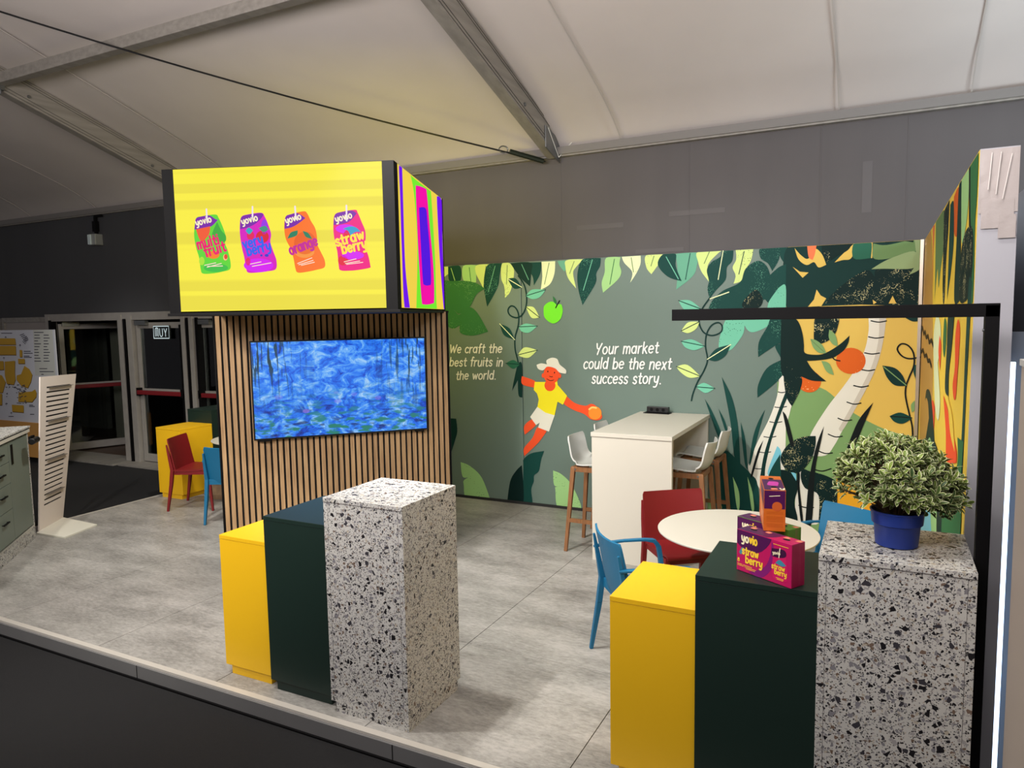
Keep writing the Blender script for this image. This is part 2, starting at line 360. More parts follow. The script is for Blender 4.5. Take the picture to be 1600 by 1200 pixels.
# ================================================================== SETTING
TW = 7.35          # tent side wall
RS = .327          # roof slope
def roof(y, h=4.03): return h+RS*(7.33-y)
# platform: tiles on a deck
fl = MB().box(-7.72, .75, 2.76, 7.10, -.1, -.006).build('floor', mat('deck_dark', rgb(40, 38, 36), .9)); tag(fl, kind='structure')
tile_me = None
xs = [-7.71+1.08*i for i in range(9)]; ys = [2.79, 3.84, 4.96, 6.08, 7.07]
tiles = {}
for i in range(8):
    for j in range(4):
        x0, x1, y0, y1 = xs[i], min(xs[i+1], .74), ys[j], ys[j+1]
        if i == 7: x1 = .74
        key = (round(x1-x0, 3), round(y1-y0, 3))
        cx, cy = (x0+x1)/2, (y0+y1)/2
        if key not in tiles:
            w, d = (x1-x0)/2-.0022, (y1-y0)/2-.0012
            o = MB().box(-w, w, -d, d, -.006, 0).build('floor_tile', M['floor'], fl, bevel=.0012); tiles[key] = o
        else:
            o = tiles[key].copy(); COL.objects.link(o); o.parent = fl
        o.location = (cx, cy, 0)
t = MB().box(-7.72, .75, 2.748, 2.787, -.012, .003).build('trim_1', mat('edge_profile', rgb(196, 190, 180), .35, .05), bevel=.001); tag(t, kind='structure')
MB().box(-7.72, .75, 2.735, 2.76, -.1, -.012).build('fascia', mat('fascia_grey', rgb(112, 111, 110), .5, .0, noise=.06, nscale=3), t)
mb = MB()
mb.box(-7.72, .75, 2.722, 2.736, -.1, -.091)
mb.build('cable_cover', M['black'], t)
for x in (-4.02, -2.1): MB().box(x, x+.004, 2.733, 2.736, -.1, -.012).build('joint', M['black'], t)
t = MB().box(-7.745, -7.72, 2.76, 7.10, -.1, .003).build('trim_2', MATS['edge_profile']); tag(t, kind='structure')
cp = MB().box(-20, 4, -6, 7.30, -.13, -.1).build('floor', mat('black_carpet', rgb(17, 16, 17), .95, noise=.12, nscale=40, bump=.3, bscale=200)); tag(cp, kind='structure')
# vestibule floor and walls beyond the doors
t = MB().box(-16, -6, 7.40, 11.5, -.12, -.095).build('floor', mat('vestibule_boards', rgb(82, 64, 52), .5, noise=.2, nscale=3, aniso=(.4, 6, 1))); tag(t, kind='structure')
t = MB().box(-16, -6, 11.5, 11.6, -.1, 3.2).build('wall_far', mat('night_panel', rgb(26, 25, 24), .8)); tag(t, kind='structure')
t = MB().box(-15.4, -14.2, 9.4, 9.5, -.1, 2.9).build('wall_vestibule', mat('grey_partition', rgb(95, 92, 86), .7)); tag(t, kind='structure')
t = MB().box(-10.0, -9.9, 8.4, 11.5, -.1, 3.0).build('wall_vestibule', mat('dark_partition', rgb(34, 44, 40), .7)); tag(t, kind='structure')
# tent side wall: grey liner, with the band above the doors
fab = mat('grey_fabric_liner', rgb(92, 88, 88), .8, noise=.05, nscale=1.6, aniso=(2, 1, .3), bump=.05, bscale=6)
fabd = mat('charcoal_fabric_liner', rgb(66, 66, 68), .8, noise=.05, nscale=1.2, aniso=(2, 1, .3))
wb = MB().box(-8.25, 6, TW, TW+.04, -.1, 3.80).build('wall_back', fab); tag(wb, kind='structure')
MB().box(-20, -8.25, TW-.02, TW+.04, 2.20, 3.80).build('header_panel', fabd, wb)
mb = MB()
for x in (-3.13, -1.75, -.55, .15): mb.box(x, x+.006, TW-.004, TW, 2.3, 3.78)
mb.build('fabric_seam', mat('seam_grey', rgb(97, 93, 93), .8), wb)
gm = mat('patch_grey', rgb(100, 96, 96), .8)
for x, z, w, h in ((-2.95, 2.98, .52, .05), (-1.95, 3.05, .55, .05), (-2.3, 2.7, .5, .04), (-.2, 2.95, .08, .45)):
    MB().box(x, x+w, TW-.003, TW, z, z+h).build('tape_mark', gm, wb)
t = MB().box(-20, 6, TW-.07, TW+.03, 3.76, 3.84).build('trim_3', M['alud']); tag(t, kind='structure')
t = MB().add([(-20, TW-.10, 3.775), (6, TW-.10, 3.775), (6, TW-.11, 3.85), (-20, TW-.11, 3.85)], [(0, 1, 2, 3)]).build('trim_4', mat('eave_valance', rgb(120, 116, 112), .6)); tag(t, kind='structure')
# left lower wall: windows beside the doors
for i, (x0, x1) in enumerate(((-18.5, -15.6), (-15.4, -13.9), (-13.8, -12.45))):
    w = MB(); w.box(x0, x0+.06, TW-.03, TW+.03, -.1, 2.2).box(x1-.06, x1, TW-.03, TW+.03, -.1, 2.2).box(x0+.06, x1-.06, TW-.03, TW+.03, 2.12, 2.2).box(x0+.06, x1-.06, TW-.03, TW+.03, -.1, .1)
    o = w.build('window_%d' % (i+1), M['alud']); tag(o, kind='structure')
    MB().box(x0+.06, x1-.06, TW-.005, TW+.005, .1, 2.12).build('pane', mat('pvc_sheet', rgb(150, 142, 135), .35), o)
# membrane roof
bx = [-20, -14.2, -8.6, -3.2, 2.3, 6.5]
vs = []; fs = []; nx = 120; ny = 100
for j in range(ny+1):
    y = 7.34-13.4*(j/ny)**1.5
    for i in range(nx+1):
        x = -20+26.5*i/nx; k = max(b for b in bx if b <= x+1e-6); kk = min([b for b in bx if b > x+1e-6] or [7]); u = (x-k)/(kk-k)
        z = roof(y)-.05*math.sin(math.pi*u)*min(1, j/12)-.17*math.exp(-(7.34-y)/.28)+.012*math.sin(x*2.3+y*1.1)*math.sin(y*1.7)
        vs.append((x, y, z))
for j in range(ny):
    for i in range(nx): a = j*(nx+1)+i; fs.append((a, a+1, a+nx+2, a+nx+1))
ce = MB().add(vs, fs).build('ceiling', mat('white_pvc_membrane', rgb(206, 198, 192), .55, noise=.03, nscale=1.5, bump=.06, bscale=5), smooth=True); tag(ce, kind='structure')
seamm = mat('membrane_seam', rgb(184, 177, 170), .5)
def roofline(x0, x1, y0, y1, w=.012, h=.012): # welded seam along the slope
    mb = MB(); n = 40
    for i in range(n):
        a = (i/n)**1.8; b = ((i+1)/n)**1.8; P = []
        for q in (a, b):
            x = x0+(x1-x0)*q; y = y0+(y1-y0)*q; P.append(Vector((x, y, roof(y)-.055-h-.17*math.exp(-(7.34-y)/.28))))
        mb.bar(P[0], P[1], w, .006)
    return mb
for x in (-7.75, -2.43, -.40, .60, -12.6, -10.9): roofline(x, x, 7.3, -3).build('welded_seam', seamm, ce)
# rafters and purlin
rl = {-14.2: 'sloping aluminium roof beam at the far left edge of the picture', -8.6: 'sloping aluminium roof beam running down behind the left edge of the LED box', -3.2: 'sloping aluminium roof beam ending above the jungle mural'}
for x in (-14.2, -8.6, -3.2):
    t = thing('roof_beam', (x, 7.3, 3.75), 0, rl[x], 'beam', 'sloping roof beams', 'structure')
    L = 13.0
    def P(y, z): return (0, -y, z+RS*y)
    for (a, b, c, d, nm) in ((-.06, .06, 0, .27, 'web'),):
        MB().hexa([P(L, c) and (a, -L, c+RS*L), (b, -L, c+RS*L), (b, 0, c), (a, 0, c)], [(a, -L, d+RS*L), (b, -L, d+RS*L), (b, 0, d), (a, 0, d)]).build(nm, M['alud'], t, bevel=.004)
    mb = MB()
    for z in (.025, .06, .215, .242): mb.hexa([(-.064, -L, z+RS*L), (.064, -L, z+RS*L), (.064, 0, z), (-.064, 0, z)], [(-.064, -L, z+.004+RS*L), (.064, -L, z+.004+RS*L), (.064, 0, z+.004), (-.064, 0, z+.004)])
    mb.build('groove', mat('groove_dark', rgb(84, 80, 75), .6, .3), t)
    for yy in (.25, .8, 2.3, 2.75): MB().tube([(-.075, -yy, .1+RS*yy), (.075, -yy, .1+RS*yy)], .018, 8).build('bolt', M['steel'], t)
    MB().hexa([(.062, -.34, .05), (.076, -.34, .05), (.076, .02, -.05), (.062, .02, -.05)], [(.062, -.34, .27), (.076, -.34, .27), (.076, .02, .19), (.062, .02, .19)]).build('end_plate', M['steel'], t, bevel=.004)
    MB().bar((.085, -.3, .25), (.085, -.03, .0), .006).bar((.085, -.03, .0), (.24, -.05, .13), .006).build('cord', mat('white_cord', rgb(225, 225, 215), .6), t)
pu = thing('purlin', (0, 4.68, 0), 0, 'straight aluminium purlin crossing the ceiling between the two roof beams, top left', 'beam', None, 'structure')
zz = roof(4.68, 3.75)
MB().box(-8.54, -3.26, -.05, .05, zz+.02, zz+.13).build('tube', M['alud'], pu, bevel=.004)
for x in (-8.50, -3.3): MB().box(x-.03, x+.03, -.035, .035, zz-.03, zz+.02).tube([(x, 0, zz-.07), (x, 0, zz-.02)], .014, 8).build('clamp', M['steel'], pu)
# bracing cable
cb = thing('bracing_cable', (-3.27, 7.26, 3.72), 0, 'dark steel bracing cable with a turnbuckle slanting across the ceiling', 'cable')
d = Vector((-3.76, -3.2, 1.20)); pts = [d*(i/16)*1.40+Vector((0, 0, -.10*math.sin(math.pi*min(1, i/16)))) for i in range(17)]
MB().tube(pts, .009, 6).build('wire', M['blackplain'], cb)
dn = d.normalized()
MB().tube([dn*.02, dn*.05, dn*.10, dn*.36, dn*.40], .027, 8).build('turnbuckle', mat('dark_green_metal', rgb(34, 42, 32), .5, .4), cb)
ring = [dn*.47+Vector((.05*math.cos(a)*dn.x, .05*math.cos(a)*dn.y, .035*math.sin(a))) for a in [2*math.pi*i/12 for i in range(13)]]
MB().tube(ring, .008, 6).build('shackle', M['steel'], cb)
# ------------------------------------------------------------------ doors in the tent wall
def frame_post(mb, x, w=.09, z1=2.2): mb.box(x-w/2, x+w/2, TW-.09, TW+.05, -.1, z1)
df = MB(); df.box(-12.45, -8.2, TW-.08, TW+.05, 2.12, 2.24)
for x, w in ((-12.38, .10), (-10.52, .10), (-10.30, .12), (-9.10, .08), (-8.93, .09)): frame_post(df, x, w)
t = df.build('trim_5', M['door'], bevel=.006); tag(t, kind='structure')
mb = MB()
for x in (-12.30, -10.40, -9.0, -8.8): mb.box(x-.025, x+.025, TW-.10, TW+.0, -.1, 2.14)
mb.build('gasket', M['black'], t)
MB().box(-12.4, -10.45, 6.95, 7.5, -.1, -.075).build('threshold', M['alud'], t); MB().box(-10.4, -8.3, 7.0, 7.4, -.1, -.08).build('threshold', M['alud'], t)
def door_leaf(n, loc, rz, w, label, arm):
    d = thing('door_%d' % n, loc, rz, None, None, None, 'structure')
    z0, z1 = -.07, 2.08; s = .075
    MB().box(0, s, -.025, .025, z0, z1).box(w-s, w, -.025, .025, z0, z1).box(s, w-s, -.025, .025, z1-.09, z1).box(s, w-s, -.025, .025, z0, z0+.12).box(s, w-s, -.025, .025, .99, 1.07).build('leaf_frame', M['door'], d, bevel=.004)
    MB().box(s, w-s, -.006, .006, 1.07, z1-.09).build('glass_pane', M['glass'], d); MB().box(s, w-s, -.006, .006, z0+.12, .99).build('glass_pane', M['glass'], d)
    pb = MB().box(.02, w-.05, -.10, -.055, .98, 1.045).build('push_bar', mat('red_bar', rgb(120, 24, 30), .4), d, bevel=.01)
    MB().box(0, .06, -.09, -.025, .96, 1.08).build('latch', M['black'], pb); MB().box(w-.06, w, -.09, -.025, .96, 1.08).build('latch', M['black'], pb)
    MB().box(.05, .30, -.09, -.03, z1-.04, z1+.03).build('closer', M['steel'], d); MB().bar((.2, -.06, z1+.04), (w*.7, -.03, z1+.02), .02, .012).build('closer_arm', M['black'], d)
    MB().box(w-.05, w+.02, -.06, .04, z0+.02, z1-.04).build('edge_rubber', M['black'], d)
    return d
door_leaf(1, (-12.32, TW+.05, 0), R(68), 1.0, '', 1)
door_leaf(2, (-10.22, TW, 0), 0, 1.05, '', 1)
door_leaf(3, (-8.85, TW, 0), 0, .9, '', 1)
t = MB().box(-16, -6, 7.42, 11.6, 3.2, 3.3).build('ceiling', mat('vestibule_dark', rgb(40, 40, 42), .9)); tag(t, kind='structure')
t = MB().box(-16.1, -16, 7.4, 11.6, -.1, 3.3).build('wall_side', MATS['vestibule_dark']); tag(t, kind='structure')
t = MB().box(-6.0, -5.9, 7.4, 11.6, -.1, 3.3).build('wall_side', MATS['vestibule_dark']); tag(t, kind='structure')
inner = MB().box(-12.9, -12.7, 8.7, 8.85, -.1, 2.4).build('trim_6', mat('pale_post', rgb(150, 142, 130), .6)); tag(inner, kind='structure')
t = MB().box(-9.0, -8.0, 8.0, 8.05, -.1, 2.6).build('wall_vestibule', mat('reflection_beige', rgb(150, 138, 122), .7)); tag(t, kind='structure')  # beige and mustard sheets stand in for the reflections in the door glass
MB().box(-8.95, -8.1, 7.985, 8.0, -.1, 1.35).build('reflection_yellow', mat('reflection_mustard', rgb(190, 150, 60), .7), t)
sg = thing('lit_sign', (-9.62, TW-.04, 1.93), 0, 'small lit rectangular sign with three outlined letters on the door glass', 'sign')
MB().box(-.16, .20, -.02, 0, -.10, .10).build('case', mat('sign_dark', rgb(30, 36, 36), .4), sg)
pl = Plane((-9.62, TW-.062, 1.93), (0, -1, 0), (1, 0, 0))
gl = mat('sign_glow', rgb(215, 232, 235), emit=.9)
pl.flat('border', [ribbon([(-.15, -.09), (.19, -.09), (.19, .09), (-.15, .09), (-.15, -.09)], .012)], gl, sg, .001)
pl.flat('lettering', text_shapes('AUV', -.11, -.06, .075, .011, track=.35, fit=.26), gl, sg, .001)
# hanging emergency lamp
t = thing('emergency_lamp', (-10.95, 7.28, 3.74), 0, 'small silver lamp hanging on a black bracket under the eave, left', 'lamp')
MB().box(-.02, .02, -.02, .02, -.28, 0).box(-.05, .03, -.03, .03, -.24, -.08).box(-.02, .16, -.015, .015, -.02, .01).build('bracket', M['black'], t)
MB().box(-.09, .08, -.08, .05, -.45, -.28).build('housing', mat('lamp_silver', rgb(170, 172, 165), .3, .5), t, bevel=.012)
MB().box(-.085, -.02, -.095, -.08, -.44, -.29).build('lens', mat('lamp_glass', rgb(200, 215, 215), .15), t)
# ------------------------------------------------------------------ display walls with the printed mural
MW = 7.07
gsoft = mat('print_sage', rgb(106, 124, 115), .5, spec=.3)
def mpanel(name, x0, x1, m): return MB().box(x0, x1, MW, MW+.08, 0, 2.66).build(name, m, wr, bevel=.012)
wr = MB().box(-5.1, .29, MW+.08, MW+.16, 0, 2.66).build('wall_rear', mat('panel_back', rgb(90, 88, 85), .7)); tag(wr, kind='structure')
mpanel('panel', -5.1, -3.492, gsoft); mpanel('panel', -3.488, -.802, gsoft)
yel = mat('print_yellow', rgb(218, 184, 88), .55, spec=.2)
mpanel('panel', -.798, .29, yel)
MB().box(-5.1, .285, MW-.012, MW, 0, .03).build('baseboard_rear', mat('skirting_dark', rgb(30, 30, 30), .7), wr)
MB().box(.262, .287, MW-.02, MW, 0, 2.66).build('corner_profile', mat('corner_alu', rgb(190, 180, 165), .3, .6), wr)
C_ = dict(DG=rgb(18, 66, 60), DG2=rgb(12, 50, 46), DG3=rgb(6, 34, 32), GR=rgb(52, 112, 66), GRd=rgb(34, 86, 52), LG=rgb(160, 206, 136), LY=rgb(206, 224, 138), TG=rgb(104, 168, 140), CR=rgb(228, 236, 186), MT=rgb(112, 190, 160),
          OR=rgb(214, 96, 30), RED=rgb(238, 84, 44), WH=rgb(226, 224, 210), HG=rgb(122, 158, 100), OL=rgb(104, 134, 84), OL2=rgb(140, 160, 112), MG=rgb(40, 98, 76), PB=rgb(120, 196, 214), OY=rgb(228, 164, 40), YL=rgb(240, 226, 40), AP=rgb(116, 222, 48), BK=rgb(14, 22, 22), PP=rgb(238, 120, 76))
PM = {k: mat('print_'+k.lower(), v, .6, spec=.15) for k, v in C_.items()}
PM['DGs'] = speck('print_dark_specked', C_['DG'], C_['TG'], .27, 95); PM['D3s'] = speck('print_black_specked', C_['DG3'], rgb(196, 190, 140), .36, 95, mscale=11)
PM['LYs'] = speck('print_pale_specked', C_['LY'], C_['GRd'], .22, 60); PM['LGs'] = speck('print_light_specked', C_['LG'], C_['GRd'], .22, 55); PM['GRs'] = speck('print_green_specked', C_['GR'], C_['LG'], .20, 80, mscale=3)
PM['CRs'] = speck('print_cream_specked', C_['CR'], C_['OL'], .2, 60); PM['MTs'] = speck('print_mint_specked', C_['MT'], C_['DG'], .24, 60)
PM['ORs'] = speck('print_orange_specked', C_['OR'], rgb(240, 170, 110), .3, 50, mscale=7)
MP = Plane((0, MW, 0), (0, -1, 0), (1, 0, 0)); MP.clip = (-5.09, .260, .004, 2.657)
lay = [0]
def lf(k, pts, c, h=1, vein=None, name='printed_leaf'):
    lay[0] += 1
    o = MP.poly(name, k, pts, PM[c], wr, .0006*h+lay[0]*.00001)
    if vein: MP.line('vein', k, [vein[0]], .008, PM[vein[1]], o, .0006*h+.0004+lay[0]*.00001)
    return o
# -- right panel background first (hill, lower ground)
lf('E', [(-25, 160), (80, 205), (280, 205), (430, 320), (540, 400), (720, 490), (900, 540), (1040, 548), (1040, 1300), (-30, 1300)], 'HG', 1, name='printed_hill')
lf('E', [(385, 815), (520, 870), (700, 900), (1000, 1000), (1020, 1300), (385, 1300)], 'OY', 2, name='printed_ground')
MP.poly('printed_trunk', 'C', [(765, 560), (890, 560), (885, 620), (868, 760), (822, 950), (742, 1130), (655, 1290), (560, 1450), (500, 1560), (430, 1640), (280, 1640), (300, 1560), (330, 1460), (450, 1270), (560, 1130), (650, 1000), (725, 850), (755, 700)], PM['WH'], wr, .0030)
MP.poly('trunk_shade', 'C', [(838, 560), (890, 560), (885, 620), (868, 760), (822, 950), (742, 1130), (655, 1290), (560, 1450), (530, 1440), (620, 1280), (705, 1120), (785, 950), (830, 760)], mat('print_trunk_shade', rgb(198, 192, 176), .5), wr, .0034)
MP.line('trunk_rings', 'C', [[(773, 630), (830, 640), (888, 631)], [(755, 750), (810, 760), (867, 752)], [(725, 870), (780, 879), (835, 872)], [(704, 996), (755, 1004), (800, 996)], [(643, 1116), (700, 1126), (752, 1118)]], .010, PM['BK'], wr, .0038)
MP.line('trunk_rings', 'E', [[(508, 188), (560, 200), (608, 190)], [(460, 303), (510, 318), (556, 310)], [(398, 415), (445, 432), (492, 427)], [(330, 526), (380, 545), (427, 540)], [(262, 643), (310, 660), (358, 656)], [(235, 772), (290, 782), (350, 765)]], .010, PM['BK'], wr, .0038)
lf('E', [(130, 780), (200, 800), (280, 930), (272, 1140), (100, 1140), (100, 980), (120, 880)], 'WH', 3, name='printed_trunk')
MP.line('trunk_rings', 'E', [[(125, 1020), (170, 1035), (228, 1035)]], .010, PM['BK'], wr, .0050)
# -- canopy of the right panel
lf('C', [(142, 60), (400, 40), (650, 30), (1172, 0), (1166, 492), (960, 500), (905, 500), (700, 508), (400, 520), (140, 530)], 'DG2', 5, name='printed_canopy')
lf('C', [(430, 500), (480, 430), (600, 330), (740, 250), (800, 300), (820, 240), (1000, 235), (1166, 270), (1166, 495), (700, 508)], 'D3s', 6, name='printed_canopy')
for pts, c in (([(185, 225), (240, 262), (305, 268), (260, 308)], 'YLW'), ([(365, 395), (395, 440), (437, 462), (400, 520), (300, 525), (345, 470)], 'YLW'), ([(905, 500), (935, 442), (962, 500)], 'YLW'), ([(785, 472), (815, 492), (790, 506)], 'YLW'),
               ([(200, 85), (250, 140), (300, 165), (350, 100), (372, 95), (410, 140), (437, 210), (380, 230), (345, 190), (290, 212), (230, 170)], 'YLW'), ([(500, 192), (560, 130), (635, 60), (650, 38), (642, 120), (615, 168), (560, 175)], 'YLW'),
               ([(768, 30), (785, 30), (782, 160), (770, 160)], 'YLW')):
    lay[0] += 1; MP.poly('yellow_gap', 'C', pts, yel, wr, .0052+lay[0]*.00001, sm=len(pts) > 6)
lf('C', [(293, 52), (367, 48), (352, 130), (335, 175), (305, 150)], 'PP', 9, name='printed_pepper')
lf('C', [(650, 36), (770, 28), (772, 160), (642, 162)], 'MG', 9); lf('C', [(790, 50), (890, 62), (1100, 15), (1105, 110), (1000, 130), (900, 165), (790, 160)], 'OL', 9)
lf('C', [(775, 243), (900, 170), (1090, 108), (1118, 180), (1080, 238), (870, 240)], 'OL2', 10); lf('C', [(1098, 15), (1172, 8), (1166, 200), (1130, 250), (1056, 286), (1110, 190)], 'OL2', 11)
lf('C', [(880, 25), (990, 10), (1095, 8), (1090, 42), (990, 30), (890, 45)], 'D3s', 12)
lf('C', [(400, 45), (480, 42), (470, 150), (440, 190), (410, 130)], 'D3s', 9); lf('C', [(475, 42), (640, 36), (600, 100), (510, 150), (470, 180)], 'DG3', 10)
# -- dark palm head straddling the joint
lf('C', [(100, 600), (190, 605), (235, 650), (262, 740), (270, 810), (280, 872), (380, 884), (450, 862), (540, 805), (612, 740), (600, 800), (560, 860), (480, 908), (380, 925), (292, 930), (340, 1000), (437, 1083), (330, 1078), (240, 1045), (200, 1060), (110, 1040), (95, 900)], 'DG3', 12, name='printed_palm')
lf('C', [(345, 700), (365, 600), (520, 600), (522, 680), (490, 745), (430, 790), (345, 812)], 'D3s', 12)
lf('C', [(318, 765), (360, 775), (410, 815), (437, 872), (385, 870), (340, 830)], 'HG', 13, ([(325, 775), (420, 862)], 'OL')); lf('C', [(460, 695), (505, 735), (525, 820), (485, 805), (456, 755)], 'HG', 13); lf('C', [(400, 930), (460, 950), (495, 1037), (440, 1010)], 'HG', 13)
MP.ell('printed_orange', 'C', (310, 1085), 88, 82, PM['ORs'], wr, .0046); MP.ell('printed_orange', 'C', (621, 930), 111, 98, PM['ORs'], wr, .0052)
MP.line('stalk', 'C', [[(480, 895), (500, 920), (540, 930)]], .010, PM['BK'], wr, .0085)
lf('C', [(140, 960), (250, 1050), (240, 1150), (180, 1270), (140, 1200), (118, 1050)], 'D3s', 14)
lf('C', [(1000, 588), (1145, 585), (1140, 625), (1080, 633)], 'DG2', 12)
MP.line('printed_vine', 'C', [[(1150, 900), (1060, 914), (1000, 890), (970, 840), (1000, 803), (1050, 815), (1090, 870), (1095, 960), (1060, 1050), (1035, 1120), (1032, 1200), (1060, 1330), (1082, 1430), (1085, 1560)]], .013, PM['BK'], wr, .0070)
lf('C', [(858, 965), (950, 983), (1010, 1040), (1040, 1118), (950, 1112), (890, 1050)], 'DG2', 12, ([(868, 975), (1035, 1112)], 'HG')); lf('C', [(1100, 960), (1125, 970), (1128, 1060), (1108, 1070), (1090, 1010)], 'DG', 12)
lf('E', [(755, 400), (830, 375), (915, 412), (850, 452), (790, 440)], 'DG', 12, ([(765, 402), (908, 412)], 'BK')); lf('E', [(905, 320), (940, 285), (950, 340), (910, 375)], 'HG', 12)
# -- dark undergrowth, right panel
lf('E', [(5, 665), (60, 590), (150, 545), (243, 538), (240, 610), (210, 700), (130, 790), (50, 782), (5, 722)], 'D3s', 14); lf('E', [(12, 365), (40, 400), (70, 500), (92, 600), (70, 605), (40, 500)], 'BK', 14, name='printed_stem')
lf('E', [(300, 470), (275, 600), (240, 770), (215, 1140), (170, 1140), (190, 900), (215, 740), (255, 580)], 'BK', 15, name='printed_blade'); lf('E', [(150, 770), (200, 780), (330, 820), (385, 870), (392, 1010), (390, 1140), (262, 1140), (262, 950), (170, 900), (140, 830)], 'D3s', 14)
lf('E', [(642, 305), (580, 450), (510, 610), (460, 620), (540, 430)], 'BK', 14, name='printed_blade'); lf('E', [(-28, 770), (60, 785), (122, 870), (95, 1000), (112, 1140), (-28, 1140)], 'DG3', 13); lf('E', [(72, 790), (105, 800), (108, 850)], 'PB', 16); lf('E', [(112, 790), (132, 800), (132, 900), (155, 1120), (138, 1120), (118, 920)], 'BK', 16, name='printed_stem')
# -- middle panel top leaves
v = lambda a, b, c: ([a, b], c)
lf('A', [(52, 156), (105, 154), (98, 190), (60, 222)], 'LYs', 2); lf('A', [(85, 154), (165, 152), (165, 252), (95, 250)], 'DG', 3, v((105, 165), (130, 245), 'LG')); lf('A', [(185, 150), (272, 145), (270, 258), (190, 250)], 'LG', 3, v((225, 160), (235, 250), 'GR'))
lf('A', [(275, 145), (380, 138), (370, 185), (335, 250), (325, 312), (300, 262), (268, 195)], 'LY', 4, v((335, 150), (320, 290), 'OL')); lf('A', [(350, 140), (440, 132), (425, 210), (412, 290), (343, 418), (322, 300), (325, 210)], 'DGs', 5, v((395, 150), (350, 320), 'TG'))
lf('A', [(440, 136), (490, 132), (520, 185), (498, 310), (460, 360), (455, 285), (435, 230)], 'LYs', 4, v((475, 145), (470, 270), 'OL')); lf('A', [(590, 128), (700, 125), (692, 200), (650, 277), (640, 215), (600, 170)], 'DG', 4)
lf('A', [(495, 132), (630, 128), (632, 200), (625, 285), (560, 225)], 'DG2', 5, v((570, 140), (615, 240), 'TG')); lf('A', [(700, 122), (790, 118), (785, 200), (755, 270), (695, 306), (705, 220)], 'CR', 4, v((750, 130), (720, 270), 'OL'))
lf('A', [(805, 117), (870, 112), (865, 160), (850, 187), (820, 150)], 'TG', 4); lf('A', [(865, 112), (975, 106), (925, 160), (908, 200), (928, 298), (875, 230), (858, 160)], 'LY', 4, v((915, 120), (885, 200), 'OL'))
lf('A', [(975, 104), (1090, 98), (1085, 150), (1060, 200), (1055, 265), (970, 407), (942, 300), (938, 190)], 'DGs', 6, v((1035, 110), (975, 310), 'MT')); lf('A', [(1125, 97), (1220, 92), (1213, 140), (1225, 190), (1200, 242), (1105, 326), (1096, 260), (1116, 190)], 'LG', 5, v((1180, 105), (1150, 270), 'GR'))
lf('A', [(1228, 90), (1352, 82), (1350, 140), (1320, 205), (1283, 260), (1297, 190), (1245, 130)], 'CRs', 4, v((1290, 95), (1305, 190), 'OL')); lf('A', [(1388, 80), (1500, 74), (1490, 110), (1455, 160), (1423, 204), (1390, 160)], 'LYs', 4, v((1440, 85), (1420, 150), 'OL'))
lf('A', [(1500, 73), (1582, 70), (1583, 150), (1622, 250), (1530, 220), (1465, 142)], 'DG', 5, v((1520, 90), (1600, 235), 'MT'))
lf('B', [(75, 130), (230, 118), (230, 240), (190, 310), (80, 396), (88, 310), (88, 220)], 'TG', 4, v((185, 125), (150, 320), 'DG')); lf('B', [(243, 110), (420, 100), (330, 190), (315, 250), (325, 336), (270, 262), (245, 190)], 'LY', 4, v((330, 110), (290, 200), 'OL'))
lf('B', [(430, 98), (510, 93), (500, 180), (460, 230), (450, 320), (380, 400), (330, 465), (315, 390), (325, 330), (310, 250), (345, 190), (410, 150)], 'DGs', 6, v((432, 105), (395, 320), 'CR')); lf('B', [(525, 92), (660, 85), (640, 180), (590, 260), (567, 330), (510, 352), (525, 290), (503, 230), (530, 170)], 'LYs', 5, v((590, 110), (550, 280), 'DG'))
lf('B', [(715, 82), (862, 72), (850, 170), (800, 257), (768, 200), (713, 160)], 'DGs', 5); lf('B', [(858, 74), (905, 70), (905, 215), (860, 150)], 'DG', 4)
lf('B', [(320, 548), (350, 480), (430, 405), (560, 340), (600, 240), (690, 180), (755, 215), (785, 285), (850, 228), (905, 205), (902, 520), (862, 375), (780, 490), (740, 470), (680, 520), (600, 520), (540, 545)], 'DGs', 7, name='printed_palm')
lf('B', [(770, 500), (820, 420), (862, 372), (902, 372), (902, 560), (780, 560)], 'MTs', 8); lf('B', [(640, 420), (690, 400), (730, 470), (700, 530), (600, 540), (575, 500)], 'D3s', 8)
lf('B', [(400, 830), (415, 720), (470, 600), (590, 560), (590, 700), (550, 780), (490, 848), (440, 845)], 'MTs', 5); lf('B', [(560, 560), (850, 540), (820, 620), (750, 680), (645, 716), (590, 660)], 'MT', 4)
lf('B', [(695, 902), (700, 790), (760, 680), (800, 600), (902, 590), (895, 800), (850, 800), (770, 850)], 'DGs', 9); lf('B', [(822, 820), (870, 800), (900, 900), (890, 960), (860, 900)], 'DG', 9); lf('B', [(690, 1205), (695, 1110), (760, 985), (870, 922), (890, 1010), (840, 1080), (760, 1150)], 'DGs', 9)
MP.line('vein', 'B', [[(335, 465), (475, 415)]], .010, PM['CR'], wr, .0072)
